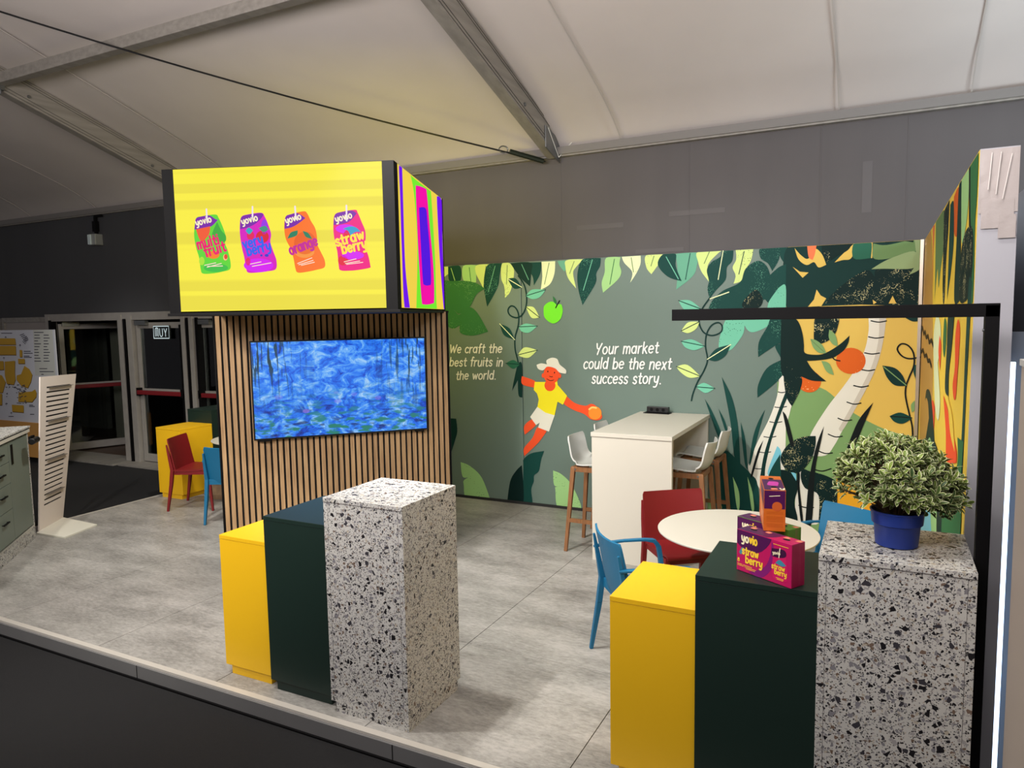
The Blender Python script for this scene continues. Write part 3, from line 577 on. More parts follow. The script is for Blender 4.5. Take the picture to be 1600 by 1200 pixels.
# vines
MP.line('printed_vine', 'B', [[(335, 455), (270, 550), (252, 640), (285, 715), (350, 740), (415, 715), (425, 670), (395, 643), (345, 665), (308, 730), (300, 820), (315, 920), (290, 1000), (240, 1090), (205, 1180), (195, 1228)]], .014, PM['DG2'], wr, .0060)
for k, pts, c in (('B', [(98, 478), (185, 478), (270, 543), (180, 560), (130, 535)], 'MT'), ('B', [(118, 706), (170, 642), (255, 637), (230, 690), (170, 722)], 'LY'), ('B', [(118, 783), (200, 770), (296, 820), (220, 850), (150, 830)], 'MT'), ('B', [(314, 918), (380, 840), (490, 808), (450, 890), (380, 932)], 'DG'),
                  ('B', [(82, 972), (165, 960), (262, 1046), (180, 1057), (110, 1012)], 'LY'), ('B', [(229, 1125), (290, 1095), (370, 1136), (300, 1171)], 'MT')):
    a, b = pts[0], max(pts, key=lambda q: (q[0]-pts[0][0])**2+(q[1]-pts[0][1])**2); lf(k, pts, c, 10, ([a, b], 'CR' if c == 'DG' else 'DG2'))
MP.line('printed_vine', 'A', [[(548, 215), (585, 270), (602, 340), (600, 410), (578, 465), (540, 490), (495, 475), (480, 440), (500, 413), (530, 425), (550, 470), (548, 540), (527, 620), (528, 700), (548, 790), (565, 960)]], .016, PM['DG2'], wr, .0060)
for pts, c in (([(478, 234), (530, 232), (572, 290), (520, 298)], 'DG'), ([(598, 347), (640, 305), (728, 306), (690, 355), (640, 368)], 'MT'), ([(598, 418), (650, 422), (688, 488), (635, 490)], 'LY'), ([(426, 530), (490, 560), (525, 635), (455, 605)], 'DG'), ([(552, 550), (600, 528), (674, 545), (620, 588), (570, 580)], 'MT'), ([(545, 735), (590, 685), (674, 703), (620, 752), (570, 748)], 'LY'), ([(466, 790), (515, 768), (560, 797), (515, 826)], 'MG')):
    a, b = pts[0], max(pts, key=lambda q: (q[0]-pts[0][0])**2+(q[1]-pts[0][1])**2); lf('A', pts, c, 10, ([a, b], 'CR' if c == 'DG' else 'DG2'))
lf('A', [(545, 800), (520, 900), (507, 972), (545, 900), (550, 1000), (575, 1015), (572, 800)], 'DG2', 9, name='printed_blade')
# big leaves far left
lf('A', [(40, 262), (120, 250), (200, 248), (270, 262), (330, 300), (275, 335), (225, 425), (160, 465), (120, 440), (40, 450)], 'GRs', 9); lf('A', [(40, 440), (120, 440), (160, 470), (222, 420), (280, 460), (350, 582), (250, 608), (170, 592), (163, 540), (120, 562), (75, 540), (40, 500)], 'GRs', 8)
lf('G', [(100, 320), (180, 295), (190, 400), (170, 480), (130, 610), (100, 560)], 'DG2', 6)
# apple
lf('A', [(715, 450), (718, 415), (745, 390), (775, 385), (800, 402), (832, 405), (840, 450), (825, 500), (790, 526), (765, 525), (735, 505), (718, 480)], 'AP', 10, name='printed_apple')
lf('A', [(775, 348), (795, 370), (803, 408), (782, 385)], 'GR', 11); MP.line('stalk', 'A', [[(820, 378), (805, 405), (795, 425)]], .012, PM['BK'], wr, .0080)
# leaping fruit picker
lf('A', [(572, 874), (660, 908), (655, 950), (575, 928)], 'RED', 10, name='printed_arm'); lf('G', [(1125, 105), (1190, 160), (1280, 185), (1330, 168), (1375, 190), (1424, 270), (1400, 305), (1330, 300), (1270, 255), (1180, 220), (1098, 165)], 'RED', 10, name='printed_arm')
lf('G', [(830, 300), (862, 345), (765, 432), (762, 355)], 'RED', 10, name='printed_leg'); lf('G', [(878, 365), (952, 402), (880, 500), (762, 612), (760, 545), (830, 460)], 'RED', 10, name='printed_leg')
MP.poly('printed_shorts', 'G', [(875, 190), (940, 230), (1022, 260), (972, 405), (880, 370), (892, 328), (862, 350), (812, 280)], PM['WH'], wr, .0075, sm=False)
MP.poly('printed_shirt', 'P', [(836, 596.6), (852, 596.6), (871, 595), (872, 601.5), (886.5, 618.3), (880, 632.3), (871.6, 627.5), (867, 648.8), (852.4, 644.5), (840.2, 635.8), (842.3, 624), (839.5, 614.7), (834.4, 609.2)], PM['YL'], wr, .0080, sm=False)
MP.ell('printed_neck', 'A', (757, 935), 36, 38, PM['RED'], wr, .0085); MP.ell('printed_face', 'A', (767, 862), 52, 62, PM['RED'], wr, .0088); MP.ell('printed_ear', 'A', (712, 870), 9, 15, PM['RED'], wr, .0087); MP.ell('printed_ear', 'A', (822, 872), 9, 15, PM['RED'], wr, .0087)
MP.ell('printed_eye', 'A', (743, 843), 4, 5, PM['BK'], wr, .0092); MP.ell('printed_eye', 'A', (787, 851), 4, 5, PM['BK'], wr, .0092); MP.line('printed_mouth', 'A', [[(737, 892), (760, 904), (782, 899)], [(755, 875), (765, 879), (774, 877)]], .007, PM['BK'], wr, .0092)
lf('A', [(669, 800), (700, 790), (738, 797), (735, 770), (770, 753), (805, 762), (822, 798), (862, 832), (862, 858), (820, 850), (790, 822), (740, 812), (712, 836), (680, 826)], 'WH', 15, name='printed_hat')
MP.ell('printed_orange', 'G', (1364, 246), 56, 56, mat('print_bright_orange', rgb(242, 140, 30), .5), wr, .0090); MP.line('orange_glint', 'G', [[(1315, 215), (1340, 198), (1375, 203)]], .018, mat('print_pale_orange', rgb(250, 205, 110), .5), wr, .0094)
# bottom leaves
lf('G', [(756, 640), (820, 590), (930, 570), (905, 640), (885, 740), (845, 778), (842, 830), (820, 900), (828, 1035), (750, 1035), (752, 700)], 'DG', 6); lf('G', [(740, 690), (690, 740), (640, 830), (613, 1020), (750, 1025)], 'DG3', 6)
lf('G', [(218, 664), (300, 700), (400, 800), (478, 1005), (275, 985), (245, 860), (245, 822), (282, 796), (234, 786)], 'LGs', 6); lf('G', [(1006, 736), (1080, 770), (1165, 860), (1245, 1040), (1200, 1070), (1050, 1060), (1025, 900), (1027, 878), (1070, 870), (1015, 860)], 'LGs', 6)
# undergrowth of the middle panel
for pts in ([(422, 42), (500, 200), (545, 420), (562, 700), (520, 660), (490, 400), (450, 180)], [(295, 208), (350, 300), (425, 480), (395, 490), (340, 340)], [(397, 280), (440, 360), (467, 440), (448, 442)], [(564, 380), (600, 520), (617, 740), (595, 690), (572, 500)], [(746, 288), (700, 450), (640, 690), (626, 690), (655, 500), (695, 380)], [(222, 540), (245, 575), (238, 582)]): lf('D', pts, 'DG', 8, name='printed_blade')
lf('D', [(470, 600), (560, 690), (640, 770), (692, 860), (692, 1200), (400, 1200), (380, 760), (430, 620)], 'DG', 9)
for pts in ([(505, 790), (550, 900), (555, 1020), (535, 1020)], [(615, 790), (650, 900), (665, 1030), (645, 1030)], [(390, 950), (425, 1020), (400, 1030)], [(250, 850), (300, 900), (360, 1030), (290, 1030)]): lf('D', pts, 'LG', 10, name='printed_blade')
lf('D', [(858, 25), (838, 180), (780, 350), (690, 530), (640, 655), (622, 740), (700, 870), (760, 1000), (860, 1000), (898, 640), (898, 25)], 'WH', 7, name='printed_trunk'); lf('D', [(898, 25), (898, 430), (935, 300), (955, 180), (905, 60)], 'WH', 7, name='printed_trunk')
MP.line('trunk_rings', 'D', [[(845, 155), (870, 160), (905, 155)], [(820, 268), (860, 272), (908, 264)], [(782, 378), (825, 385), (872, 378)], [(738, 490), (785, 496), (828, 488)], [(700, 605), (745, 610), (790, 604)], [(665, 727), (700, 732), (745, 730)]], .008, PM['BK'], wr, .0062)
lf('D', [(945, 125), (880, 280), (800, 500), (752, 700), (742, 790), (710, 790), (740, 620), (800, 430), (860, 260), (912, 135)], 'DG2', 12, name='printed_stem'); lf('D', [(838, 560), (862, 590), (862, 650), (780, 790), (768, 745)], 'PB', 11); lf('D', [(770, 790), (860, 620), (862, 1000), (760, 1000)], 'DG', 12)
lf('D', [(735, 515), (690, 660), (652, 790), (640, 780), (690, 600)], 'BK', 12, name='printed_blade')
# lettering on the wall
white = mat('print_white', rgb(238, 238, 234), .5)
def script_line(txt, k, p0, p1, xh):
    a = MP.px(*fr(k, [p0])[0]); b = MP.px(*fr(k, [p1])[0]); rot = math.atan2(b[1]-a[1], b[0]-a[0])
    o = MP.flat('lettering', text_shapes(txt, a[0], a[1], xh, .0145, slant=.22, rot=rot, track=.26, fit=math.hypot(b[0]-a[0], b[1]-a[1]), bounce=.04), white, wr, .0100); o['label'] = 'white handwritten words: '+txt
script_line('We craft the', 'A', (98, 722), (440, 718), .062); script_line('best fruits in', 'A', (98, 808), (445, 808), .062); script_line('the world.', 'A', (140, 896), (402, 894), .062)
script_line('Your market', 'A', (1058, 728), (1468, 722), .072); script_line('could be the next', 'A', (978, 824), (1552, 828), .072); script_line('success story.', 'A', (1032, 922), (1488, 924), .072)
# ---- right return wall
XR = .29
wm = MB().hexa([(.326, 3.45, 0), (.452, 3.45, 0), (.43, 7.23, 0), (.300, 7.07, 0)], [(.326, 3.45, 2.70), (.452, 3.45, 2.70), (.43, 7.23, 2.66), (.300, 7.07, 2.66)]).build('wall_right', mat('pale_grey_end', rgb(172, 171, 177), .5)); tag(wm, kind='structure')
yel2 = mat('print_yellow_strong', rgb(244, 206, 62), .5)
MB().hexa([(.321, 3.452, 0), (.326, 3.452, 0), (.300, MW, 0), (.295, MW, 0)], [(.321, 3.452, 2.70), (.326, 3.452, 2.70), (.300, MW, 2.66), (.295, MW, 2.66)]).build('panel', yel2, wm)
RP = Plane((.295, MW, 0), (-1, -.0072, 0), (.0072, -1, 0)); RP.clip = (.004, 3.61, .004, 2.656); RP.tilt = .0106; rl_ = [0]
for k, nm, pts, c in (
 ('H', 'shade', [(72, 455), (104, 415), (112, 760), (106, 1300), (50, 1500), (60, 800)], 'BRW'), ('H', 'red', [(114, 398), (122, 395), (116, 520), (112, 700)], 'PP'), ('H', 'leaf', [(128, 372), (166, 325), (165, 480), (150, 600), (140, 690), (135, 600), (122, 740)], 'OL'),
 ('H', 'bark', [(166, 330), (192, 275), (186, 420), (176, 560), (168, 745), (160, 745), (160, 600)], 'D3s'), ('H', 'pepper', [(213, 262), (236, 218), (236, 330), (228, 440), (216, 440), (210, 380)], 'OR'), ('H', 'leaf', [(196, 300), (212, 290), (212, 460), (200, 600), (180, 745), (186, 600)], 'DG'), ('H', 'bark', [(236, 218), (250, 185), (246, 400), (244, 745), (214, 745), (226, 450)], 'DG2'),
 ('H', 'leaf', [(250, 180), (284, 130), (282, 260), (272, 380), (250, 480), (248, 300)], 'LG'), ('H', 'bark', [(284, 130), (291, 118), (293, 400), (284, 395)], 'BK'), ('H', 'edge', [(291, 110), (327, 28), (322, 250), (312, 400), (306, 745), (292, 745), (300, 480), (292, 380)], 'GR'), ('H', 'leaf', [(286, 400), (304, 425), (303, 560), (292, 680), (275, 745), (240, 745), (245, 550), (260, 450)], 'D3s'),
 ('F', 'edge', [(284, 0), (300, 0), (285, 260), (272, 500), (262, 720), (248, 1000), (240, 1230), (220, 1230), (240, 900), (256, 600), (268, 300)], 'DG'),
 ('F', 'pepper', [(232, 178), (242, 220), (238, 330), (230, 440), (222, 545), (212, 545), (208, 480), (218, 400), (220, 260)], 'RED'), ('F', 'leaf', [(168, 180), (178, 195), (176, 290), (168, 355), (162, 300)], 'GR'), ('F', 'pale', [(132, 158), (150, 200), (152, 300), (138, 380), (142, 450), (148, 560), (140, 650), (126, 600), (120, 440), (118, 260)], 'CR'),
 ('F', 'pepper', [(146, 250), (154, 300), (148, 420), (141, 330)], 'RED'), ('F', 'figure', [(112, 555), (124, 590), (118, 700), (104, 700), (104, 620)], 'RED'), ('F', 'bark', [(78, 560), (84, 510), (98, 510), (108, 560), (116, 640), (122, 760), (96, 760), (68, 800), (80, 740), (96, 640), (92, 570), (84, 545)], 'DG2'),
 ('F', 'bark', [(188, 155), (216, 155), (204, 300), (190, 430), (188, 540), (172, 500), (180, 320)], 'DG2'), ('F', 'pepper', [(164, 530), (185, 600), (205, 690), (226, 790), (226, 850), (180, 840), (176, 700)], 'RED'), ('F', 'stripe', [(184, 530), (205, 620), (214, 720), (218, 800), (196, 700)], 'YL2'),
 ('F', 'ground', [(232, 730), (260, 752), (250, 900), (236, 1230), (150, 1230), (160, 1050), (200, 900), (230, 860)], 'GR'), ('F', 'ground', [(100, 735), (120, 745), (140, 800), (160, 900), (150, 1230), (112, 1230), (100, 900)], 'DG2'), ('F', 'leaf', [(84, 770), (100, 730), (112, 770), (108, 850), (84, 850)], 'LG'),
 ('F', 'sky', [(66, 980), (112, 980), (122, 1060), (118, 1230), (30, 1230), (40, 1100)], 'PB'), ('F', 'leaf', [(112, 960), (132, 980), (132, 1230), (114, 1230), (104, 1060)], 'LG')):
    rl_[0] += 1
    mm = {'BRW': mat('print_ochre', rgb(200, 150, 66), .5), 'YL2': yel2}.get(c) or PM[c]
    RP.poly('printed_'+nm, k, pts, mm, wm, .0006+rl_[0]*.00012)
RP.line('printed_scrawl', 'F', [[(58, 205), (62, 230), (66, 215), (72, 245), (78, 235), (84, 262), (92, 255), (98, 285), (108, 275), (116, 300)], [(56, 305), (62, 330), (68, 320), (76, 350), (84, 345), (92, 372), (100, 370), (108, 398)]], .03, PM['BK'], wm, .0040)
MB().box(.322, .453, 3.44, 3.45, 0, 2.70).build('end_cap', MATS['pale_grey_end'], wm)
tp = thing('taped_sheet', (0, 0, 0), 0, 'crinkled translucent tape patches over the top end of the right wall', 'tape')
tpm = mat('crinkled_tape', rgb(172, 162, 158), .35, bump=.25, bscale=25)
for i_, (a, b, c, d) in enumerate(((.324, .452, 2.45, 2.695), (.332, .44, 2.39, 2.50), (.39, .448, 2.35, 2.44))): MB().box(a, b, 3.434-.002*i_, 3.4355-.002*i_, c, d).build('tape_strip', tpm, tp)
for a_, b_ in (((.36, 3.427, 2.68), (.352, 3.427, 2.54)), ((.39, 3.427, 2.68), (.378, 3.427, 2.52)), ((.425, 3.427, 2.67), (.40, 3.427, 2.50))): MB().bar(a_, b_, .003).build('crease', mat('tape_crease', rgb(215, 208, 202), .3), tp)
# bright slot and glossy sheet next to the wall, beige cabinet in front
t = MB().box(.56, .60, 3.62, 7.2, -.1, 2.62).build('wall_outer', mat('glossy_white_sheet', rgb(176, 178, 184), .22)); tag(t, kind='structure')
t = MB().box(.455, .56, 3.60, 3.62, -.1, 1.98).build('trim_7', mat('dull_metal_sheet', rgb(126, 134, 146), .3, .1, noise=.25, nscale=3, aniso=(1, 1, .4))); tag(t, kind='structure')
t = thing('added_glow_strip', (.466, 3.52, 0), 0, 'cold white vertical glowing strip added for the reflected light in the slot beside the grey wall end', 'light'); MB().box(-.010, .014, -.01, .01, .05, 1.86).build('tube', mat('cold_glow', rgb(205, 228, 255), emit=3), t); MB().box(-.011, .011, -.014, .014, .0, .05).build('cap', M['blackplain'], t)  # emissive strip added in place of reflected light, no lamp in the slot
t = thing('side_cabinet', (.408, 2.42, -.1), 0, 'tall plain beige cabinet edge cut off by the right border', 'cabinet')
bg = mat('beige_laminate', rgb(186, 172, 160), .45); MB().box(-.0, .5, 0, .45, .02, 1.99).build('body', bg, t, bevel=.003); MB().box(-.006, .5, -.008, .45, 1.99, 2.012).build('lid', mat('pale_lid', rgb(215, 214, 210), .3), t, bevel=.002); MB().box(.02, .5, .02, .43, 0, .02).build('foot', M['black'], t)

# ================================================================== OBJECTS
def rot_mw(loc, rz): return Matrix.Translation(Vector(loc)) @ Matrix.Rotation(rz, 4, 'Z')
def kids(o, **k): return [c for c in o.children]
# ------------------------------------------------------------------ stepped plinths
def plinth(loc, w, d, h, m, label, inset=(.035, .0), rz=0, foot=.055, group='stepped display plinths', front_flush=False):
    """origin: front-left corner on the floor, x to the right, y to the back"""
    t = thing('display_plinth', loc, rz, label, 'plinth', group)
    f = 0.0 if front_flush else .012
    MB().box(0, w, 0, d, foot, h-.024).build('body', m, t, bevel=.0015)
    MB().box(0, w, -.0015, d+.001, h-.0225, h).build('top_panel', m, t, bevel=.0015)
    if m is M['terr']:
        for x in (.028, w-.028): MB().box(x-.0008, x+.0008, -.0006, .001, foot, h-.026).build('edge_joint', mat('joint_grey', rgb(96, 92, 90), .8), t)
        MB().box(0, w, -.0022, 0, h-.0245, h-.0228).build('edge_joint', MATS['joint_grey'], t)
    MB().box(inset[0], w-inset[0]*(0 if front_flush else 1), f, d-.03, 0, foot).build('foot', m, t)
    return t
A = (-2.07, 2.84)
plinth((-2.57, 2.84, 0), .50, .50, 1.16, M['terr'], 'speckled terrazzo display plinth, tallest of the stepped trio before the slatted wall', front_flush=True)
plinth((-3.035, 2.87, 0), .465, .50, 1.0, M['green'], 'dark green display plinth between yellow and terrazzo ones, before the slatted wall')
plinth((-3.42, 2.895, 0), .385, .50, .84, M['yellow'], 'yellow display plinth, lowest of the stepped trio before the slatted wall')
plinth((-.195, 2.925, 0), .515, .50, 1.155, M['terr'], 'speckled terrazzo display plinth carrying the blue plant pot', front_flush=True)
plinth((-.665, 2.935, 0), .47, .50, 1.0, M['green'], 'dark green display plinth with juice multipacks standing on it')
plinth((-1.045, 2.955, 0), .38, .50, .84, M['yellow'], 'yellow display plinth beside the blue armchair, right foreground')
plinth((-7.66, 5.66, 0), .41, .46, .84, M['yellow'], 'yellow display plinth behind the far red chair, beside the doors')
plinth((-7.68, 6.13, 0), .42, .48, 1.0, M['green'], 'dark green display plinth between the far yellow plinth and the orchid')
plinth((-7.72, 6.62, 0), .46, .43, 1.16, M['terr'], 'white speckled plinth far back carrying the orchid, mostly hidden')

# ------------------------------------------------------------------ slatted feature wall (45 degrees)
SW0 = Vector((-4.872, 4.19, 0)); SA = R(45); SL = 1.945
ux = Vector((math.cos(SA), math.sin(SA), 0)); un = Vector((math.sin(SA), -math.cos(SA), 0))
sw = thing('slatted_wall', SW0, SA, 'free-standing feature wall of oak slats on black, holding the television', 'wall panel')
MB().box(0, SL, .012, .09, 0, 2.135).build('backing', mat('black_felt', rgb(12, 11, 11), .9), sw)
mb = MB().add([(0.02, .09, 0), (SL-.02, .09, 0), (SL*.62, .62, 0), (SL*.38, .62, 0), (0.02, .09, 2.135), (SL-.02, .09, 2.135), (SL*.62, .62, 2.135), (SL*.38, .62, 2.135)], [(3, 2, 1, 0), (4, 5, 6, 7), (0, 1, 5, 4), (1, 2, 6, 5), (2, 3, 7, 6), (3, 0, 4, 7)]); mb.build('core', M['black'], sw)
for x in (-.012, SL): MB().box(x, x+.012, -.004, .09, 0, 2.135).build('edge_strip', M['black'], sw)
ns = 39; p = SL/ns; first = None
for i in range(ns):
    if first is None: first = MB().box(-.0165, .0165, -.004, .012, .0, 2.13).build('slat', M['slat'], sw, bevel=.001); o = first
    else: o = first.copy(); COL.objects.link(o); o.parent = sw
    o.location = (p*(i+.5), 0, 0)
# ------------------------------------------------------------------ television with an abstract blue picture
def tvpic():
    m = bpy.data.materials.new('screen_picture'); m.use_nodes = True; nt = m.node_tree; b = nt.nodes['Principled BSDF']
    tc = N(nt, 'ShaderNodeTexCoord'); sx = N(nt, 'ShaderNodeSeparateXYZ'); nt.links.new(tc.outputs['Object'], sx.inputs[0])
    mp = N(nt, 'ShaderNodeMapping'); mp.inputs['Scale'].default_value = (5, 1, 8); nt.links.new(tc.outputs['Object'], mp.inputs[0])
    n = N(nt, 'ShaderNodeTexNoise'); n.inputs['Scale'].default_value = 1.5; n.inputs['Detail'].default_value = 9; n.inputs['Roughness'].default_value = .72; n.inputs['Distortion'].default_value = .9; nt.links.new(mp.outputs[0], n.inputs['Vector'])
    c = ramp(nt, n.outputs[0], [(.30, rgb(8, 26, 110)), (.40, rgb(14, 78, 206)), (.49, rgb(36, 124, 240)), (.56, rgb(96, 168, 244)), (.66, rgb(170, 210, 246))])
    # lower half: green and dark dabs
    mp2 = N(nt, 'ShaderNodeMapping'); mp2.inputs['Scale'].default_value = (4, 1, 14); nt.links.new(tc.outputs['Object'], mp2.inputs[0])
    n2 = N(nt, 'ShaderNodeTexNoise'); n2.inputs['Scale'].default_value = 1.8; n2.inputs['Detail'].default_value = 7; nt.links.new(mp2.outputs[0], n2.inputs['Vector'])
    lowz = N(nt, 'ShaderNodeMapRange'); lowz.inputs[1].default_value = .05; lowz.inputs[2].default_value = -.3; nt.links.new(sx.outputs[2], lowz.inputs[0])
    f2 = math_(nt, 'MULTIPLY', ramp(nt, n2.outputs[0], [(.52, (0, 0, 0, 1)), (.6, (1, 1, 1, 1))]), lowz.outputs[0])
    c = mix(nt, f2, c, rgb(36, 124, 110))
    f3 = math_(nt, 'MULTIPLY', ramp(nt, n2.outputs[0], [(.36, (1, 1, 1, 1)), (.44, (0, 0, 0, 1))]), math_(nt, 'MULTIPLY', lowz.outputs[0], .8)); c = mix(nt, f3, c, rgb(12, 22, 80))
    # vertical streaks in the upper corners
    mp3 = N(nt, 'ShaderNodeMapping'); mp3.inputs['Scale'].default_value = (30, 1, 2.6); nt.links.new(tc.outputs['Object'], mp3.inputs[0])
    n3 = N(nt, 'ShaderNodeTexNoise'); n3.inputs['Scale'].default_value = 1.3; n3.inputs['Detail'].default_value = 6; n3.inputs['Distortion'].default_value = .5; nt.links.new(mp3.outputs[0], n3.inputs['Vector'])
    side = N(nt, 'ShaderNodeMapRange'); side.inputs[1].default_value = .18; side.inputs[2].default_value = .55; nt.links.new(math_(nt, 'ABSOLUTE', sx.outputs[0]), side.inputs[0])
    up = N(nt, 'ShaderNodeMapRange'); up.inputs[1].default_value = -.25; up.inputs[2].default_value = .2; nt.links.new(sx.outputs[2], up.inputs[0])
    f4 = math_(nt, 'MULTIPLY', ramp(nt, n3.outputs[0], [(.54, (0, 0, 0, 1)), (.58, (1, 1, 1, 1))]), math_(nt, 'MULTIPLY', side.outputs[0], up.outputs[0])); c = mix(nt, f4, c, rgb(18, 58, 74))
    v = N(nt, 'ShaderNodeTexVoronoi'); v.inputs['Scale'].default_value = 5; mp4 = N(nt, 'ShaderNodeMapping'); mp4.inputs['Scale'].default_value = (1, 1, 1.7); nt.links.new(tc.outputs['Object'], mp4.inputs[0]); nt.links.new(mp4.outputs[0], v.inputs['Vector'])
    f5 = math_(nt, 'MULTIPLY', math_(nt, 'LESS_THAN', v.outputs['Distance'], .17), math_(nt, 'MULTIPLY', lowz.outputs[0], .75)); c = mix(nt, f5, c, rgb(150, 118, 226))
    b.inputs['Base Color'].default_value = (.01, .01, .01, 1); nt.links.new(c, b.inputs['Emission Color']); b.inputs['Emission Strength'].default_value = 1.2; b.inputs['Roughness'].default_value = .3
    return m
tvc = SW0 + ux*(.265+1.735)/2 + un*.05 + Vector((0, 0, 1.497))
tv = thing('television', tvc, SA, 'large flat television showing a blue abstract picture, on the slatted wall', 'television')
MB().box(-.735, .735, -.012, .022, -.415, .415).build('casing', M['blackplain'], tv, bevel=.004)
MB().box(-.722, .722, -.0145, -.012, -.400, .402).build('screen', tvpic(), tv)
MB().box(-.3, .3, .022, .044, -.2, .2).build('wall_bracket', M['black'], tv)
MB().box(-.70, -.60, -.006, .02, -.428, -.415).box(.62, .7, -.006, .02, -.428, -.415).build('trim_clip', M['black'], tv)
# ------------------------------------------------------------------ LED box on top
LA = R(21); LC = Vector((-2.991, 4.134, 2.14)); LH = 1.008
lb = thing('led_box', LC, LA, 'big corner LED display box with yellow pouch advert above the slatted wall', 'screen')
W_ = 1.67
fr_ = MB().box(-W_, -1.585, 0, W_, 0, LH).box(-.082, 0, 0, .10, 0, LH).box(-.02, 0, 1.62, W_, 0, LH).box(-1.585, -.082, .004, W_, 0, .004).box(-1.585, -.02, .004, W_, LH-.004, LH).box(-1.585, -.02, 1.62, W_, .004, LH-.004)
fr_.build('frame', mat('led_frame_black', rgb(9, 8, 9), .75, spec=.15), lb)
yl = bpy.data.materials.new('led_yellow'); yl.use_nodes = True; nt = yl.node_tree; b = nt.nodes['Principled BSDF']
tc = N(nt, 'ShaderNodeTexCoord'); sx = N(nt, 'ShaderNodeSeparateXYZ'); nt.links.new(tc.outputs['Object'], sx.inputs[0])
w1 = N(nt, 'ShaderNodeTexNoise'); w1.noise_dimensions = '1D'; w1.inputs['Scale'].default_value = 9; w1.inputs['Detail'].default_value = 1
nt.links.new(math_(nt, 'ADD', sx.outputs[2], math_(nt, 'MULTIPLY', sx.outputs[0], .012)), w1.inputs['W'])
yc = mix(nt, ramp(nt, w1.outputs[0], [(.50, (0, 0, 0, 1)), (.56, (1, 1, 1, 1))]), rgb(252, 240, 68), rgb(238, 224, 66))
b.inputs['Base Color'].default_value = (.01, .01, .01, 1); nt.links.new(yc, b.inputs['Emission Color']); b.inputs['Emission Strength'].default_value = 1.15; b.inputs['Specular IOR Level'].default_value = 0; b.inputs['Roughness'].default_value = 1
MB().box(-1.585, -.082, -.001, .003, .012, LH-.004).build('front_screen', yl, lb)
MB().box(-.003, .001, .10, 1.62, .012, LH-.004).build('side_screen', mat('led_amber', rgb(246, 214, 76), emit=.95), lb)
MB().box(-1.62, -.05, W_, W_+.004, .012, LH-.004).build('back_screen', mat('led_bright_yellow', rgb(252, 232, 64), emit=4.6), lb)
MB().box(-W_-.004, -W_, .05, W_-.05, .012, LH-.004).build('side_screen', mat('led_pale', rgb(240, 226, 190), emit=.5), lb)
MB().box(-W_-.01, .02, -.015, W_+.05, -.02, 0).build('base_plate', M['black'], lb, bevel=.002)
lfx = Vector((math.cos(LA), math.sin(LA), 0)); lny = Vector((math.sin(LA), -math.cos(LA), 0))
LF = Plane(LC+lny*.001, lny, lfx); LS = Plane(LC+lfx*.001, lfx, -lny)
LS.clip = (.104, 1.618, .014, LH-.006)
def em(n, c, s=1.0): return mat('led_'+n, rgb(*c), emit=s)
for nm, pts, c in (('band', [(1258, 85), (1274, 95), (1280, 300), (1290, 600), (1313, 806), (1286, 804), (1272, 500), (1264, 250)], (112, 20, 240)), ('band', [(1316, 138), (1345, 165), (1440, 240), (1442, 262), (1452, 500), (1470, 812), (1345, 808), (1350, 500), (1335, 250)], (120, 240, 50)),
                   ('band', [(1440, 240), (1447, 246), (1450, 330), (1462, 560), (1482, 812), (1470, 812), (1452, 500), (1440, 262)], (246, 214, 76)), ('band', [(1447, 246), (1471, 266), (1476, 500), (1488, 812), (1482, 812), (1462, 560), (1450, 330)], (112, 20, 240)),
                   ('band', [(1417, 222), (1440, 242), (1448, 420), (1470, 812), (1448, 812), (1438, 560), (1426, 350)], (246, 214, 76)),
                   ('shape', [(1346, 192), (1388, 206), (1397, 230), (1412, 400), (1430, 600), (1434, 760), (1424, 782), (1380, 786), (1370, 760), (1356, 560), (1348, 400), (1341, 210)], (250, 10, 170)),
                   ('shape', [(1362, 302), (1392, 308), (1400, 380), (1412, 520), (1418, 670), (1408, 690), (1384, 688), (1376, 660), (1366, 480), (1358, 320)], (86, 20, 226))):
    rl_[0] += 1; LS.poly('display_'+nm, 'L', pts, em('c%d_%d_%d' % c, c, .95), lb, .0004+(rl_[0]-25)*.0003)
def pouch(k, body, cap, fruit, words, col, capc, straw):
    o = LF.poly('display_pouch', k, body, em('p%d_%d_%d' % col, col), lb, .0010)
    LF.poly('pouch_cap', k, cap, em('p%d_%d_%d' % capc, capc), o, .0016, n=3)
    for kind, c, *a in fruit:
        m = em('p%d_%d_%d' % c, c)
        if kind == 'e': LF.ell('fruit', k, a[0], a[1], a[2], m, o, a[3] if len(a) > 3 else .0020)
        else: LF.poly('fruit', k, a[0], m, o, a[1] if len(a) > 1 else .0022)
    x0, y0 = body[0]
    LF.line('straw', k, [straw], .012, em('straw', (240, 225, 235)), o, .0034, sm=False)
    for txt, p0, p1, xh, w, c in words:
        a = LF.px(*fr(k, [p0])[0]); b = LF.px(*fr(k, [p1])[0]); rot = math.atan2(b[1]-a[1], b[0]-a[0])
        q = LF.flat('lettering', text_shapes(txt, a[0], a[1], xh, w, rot=rot, track=.30, fit=math.hypot(b[0]-a[0], b[1]-a[1])), em('t%d_%d_%d' % c, c), o, .0030); q['label'] = 'rounded word '+txt
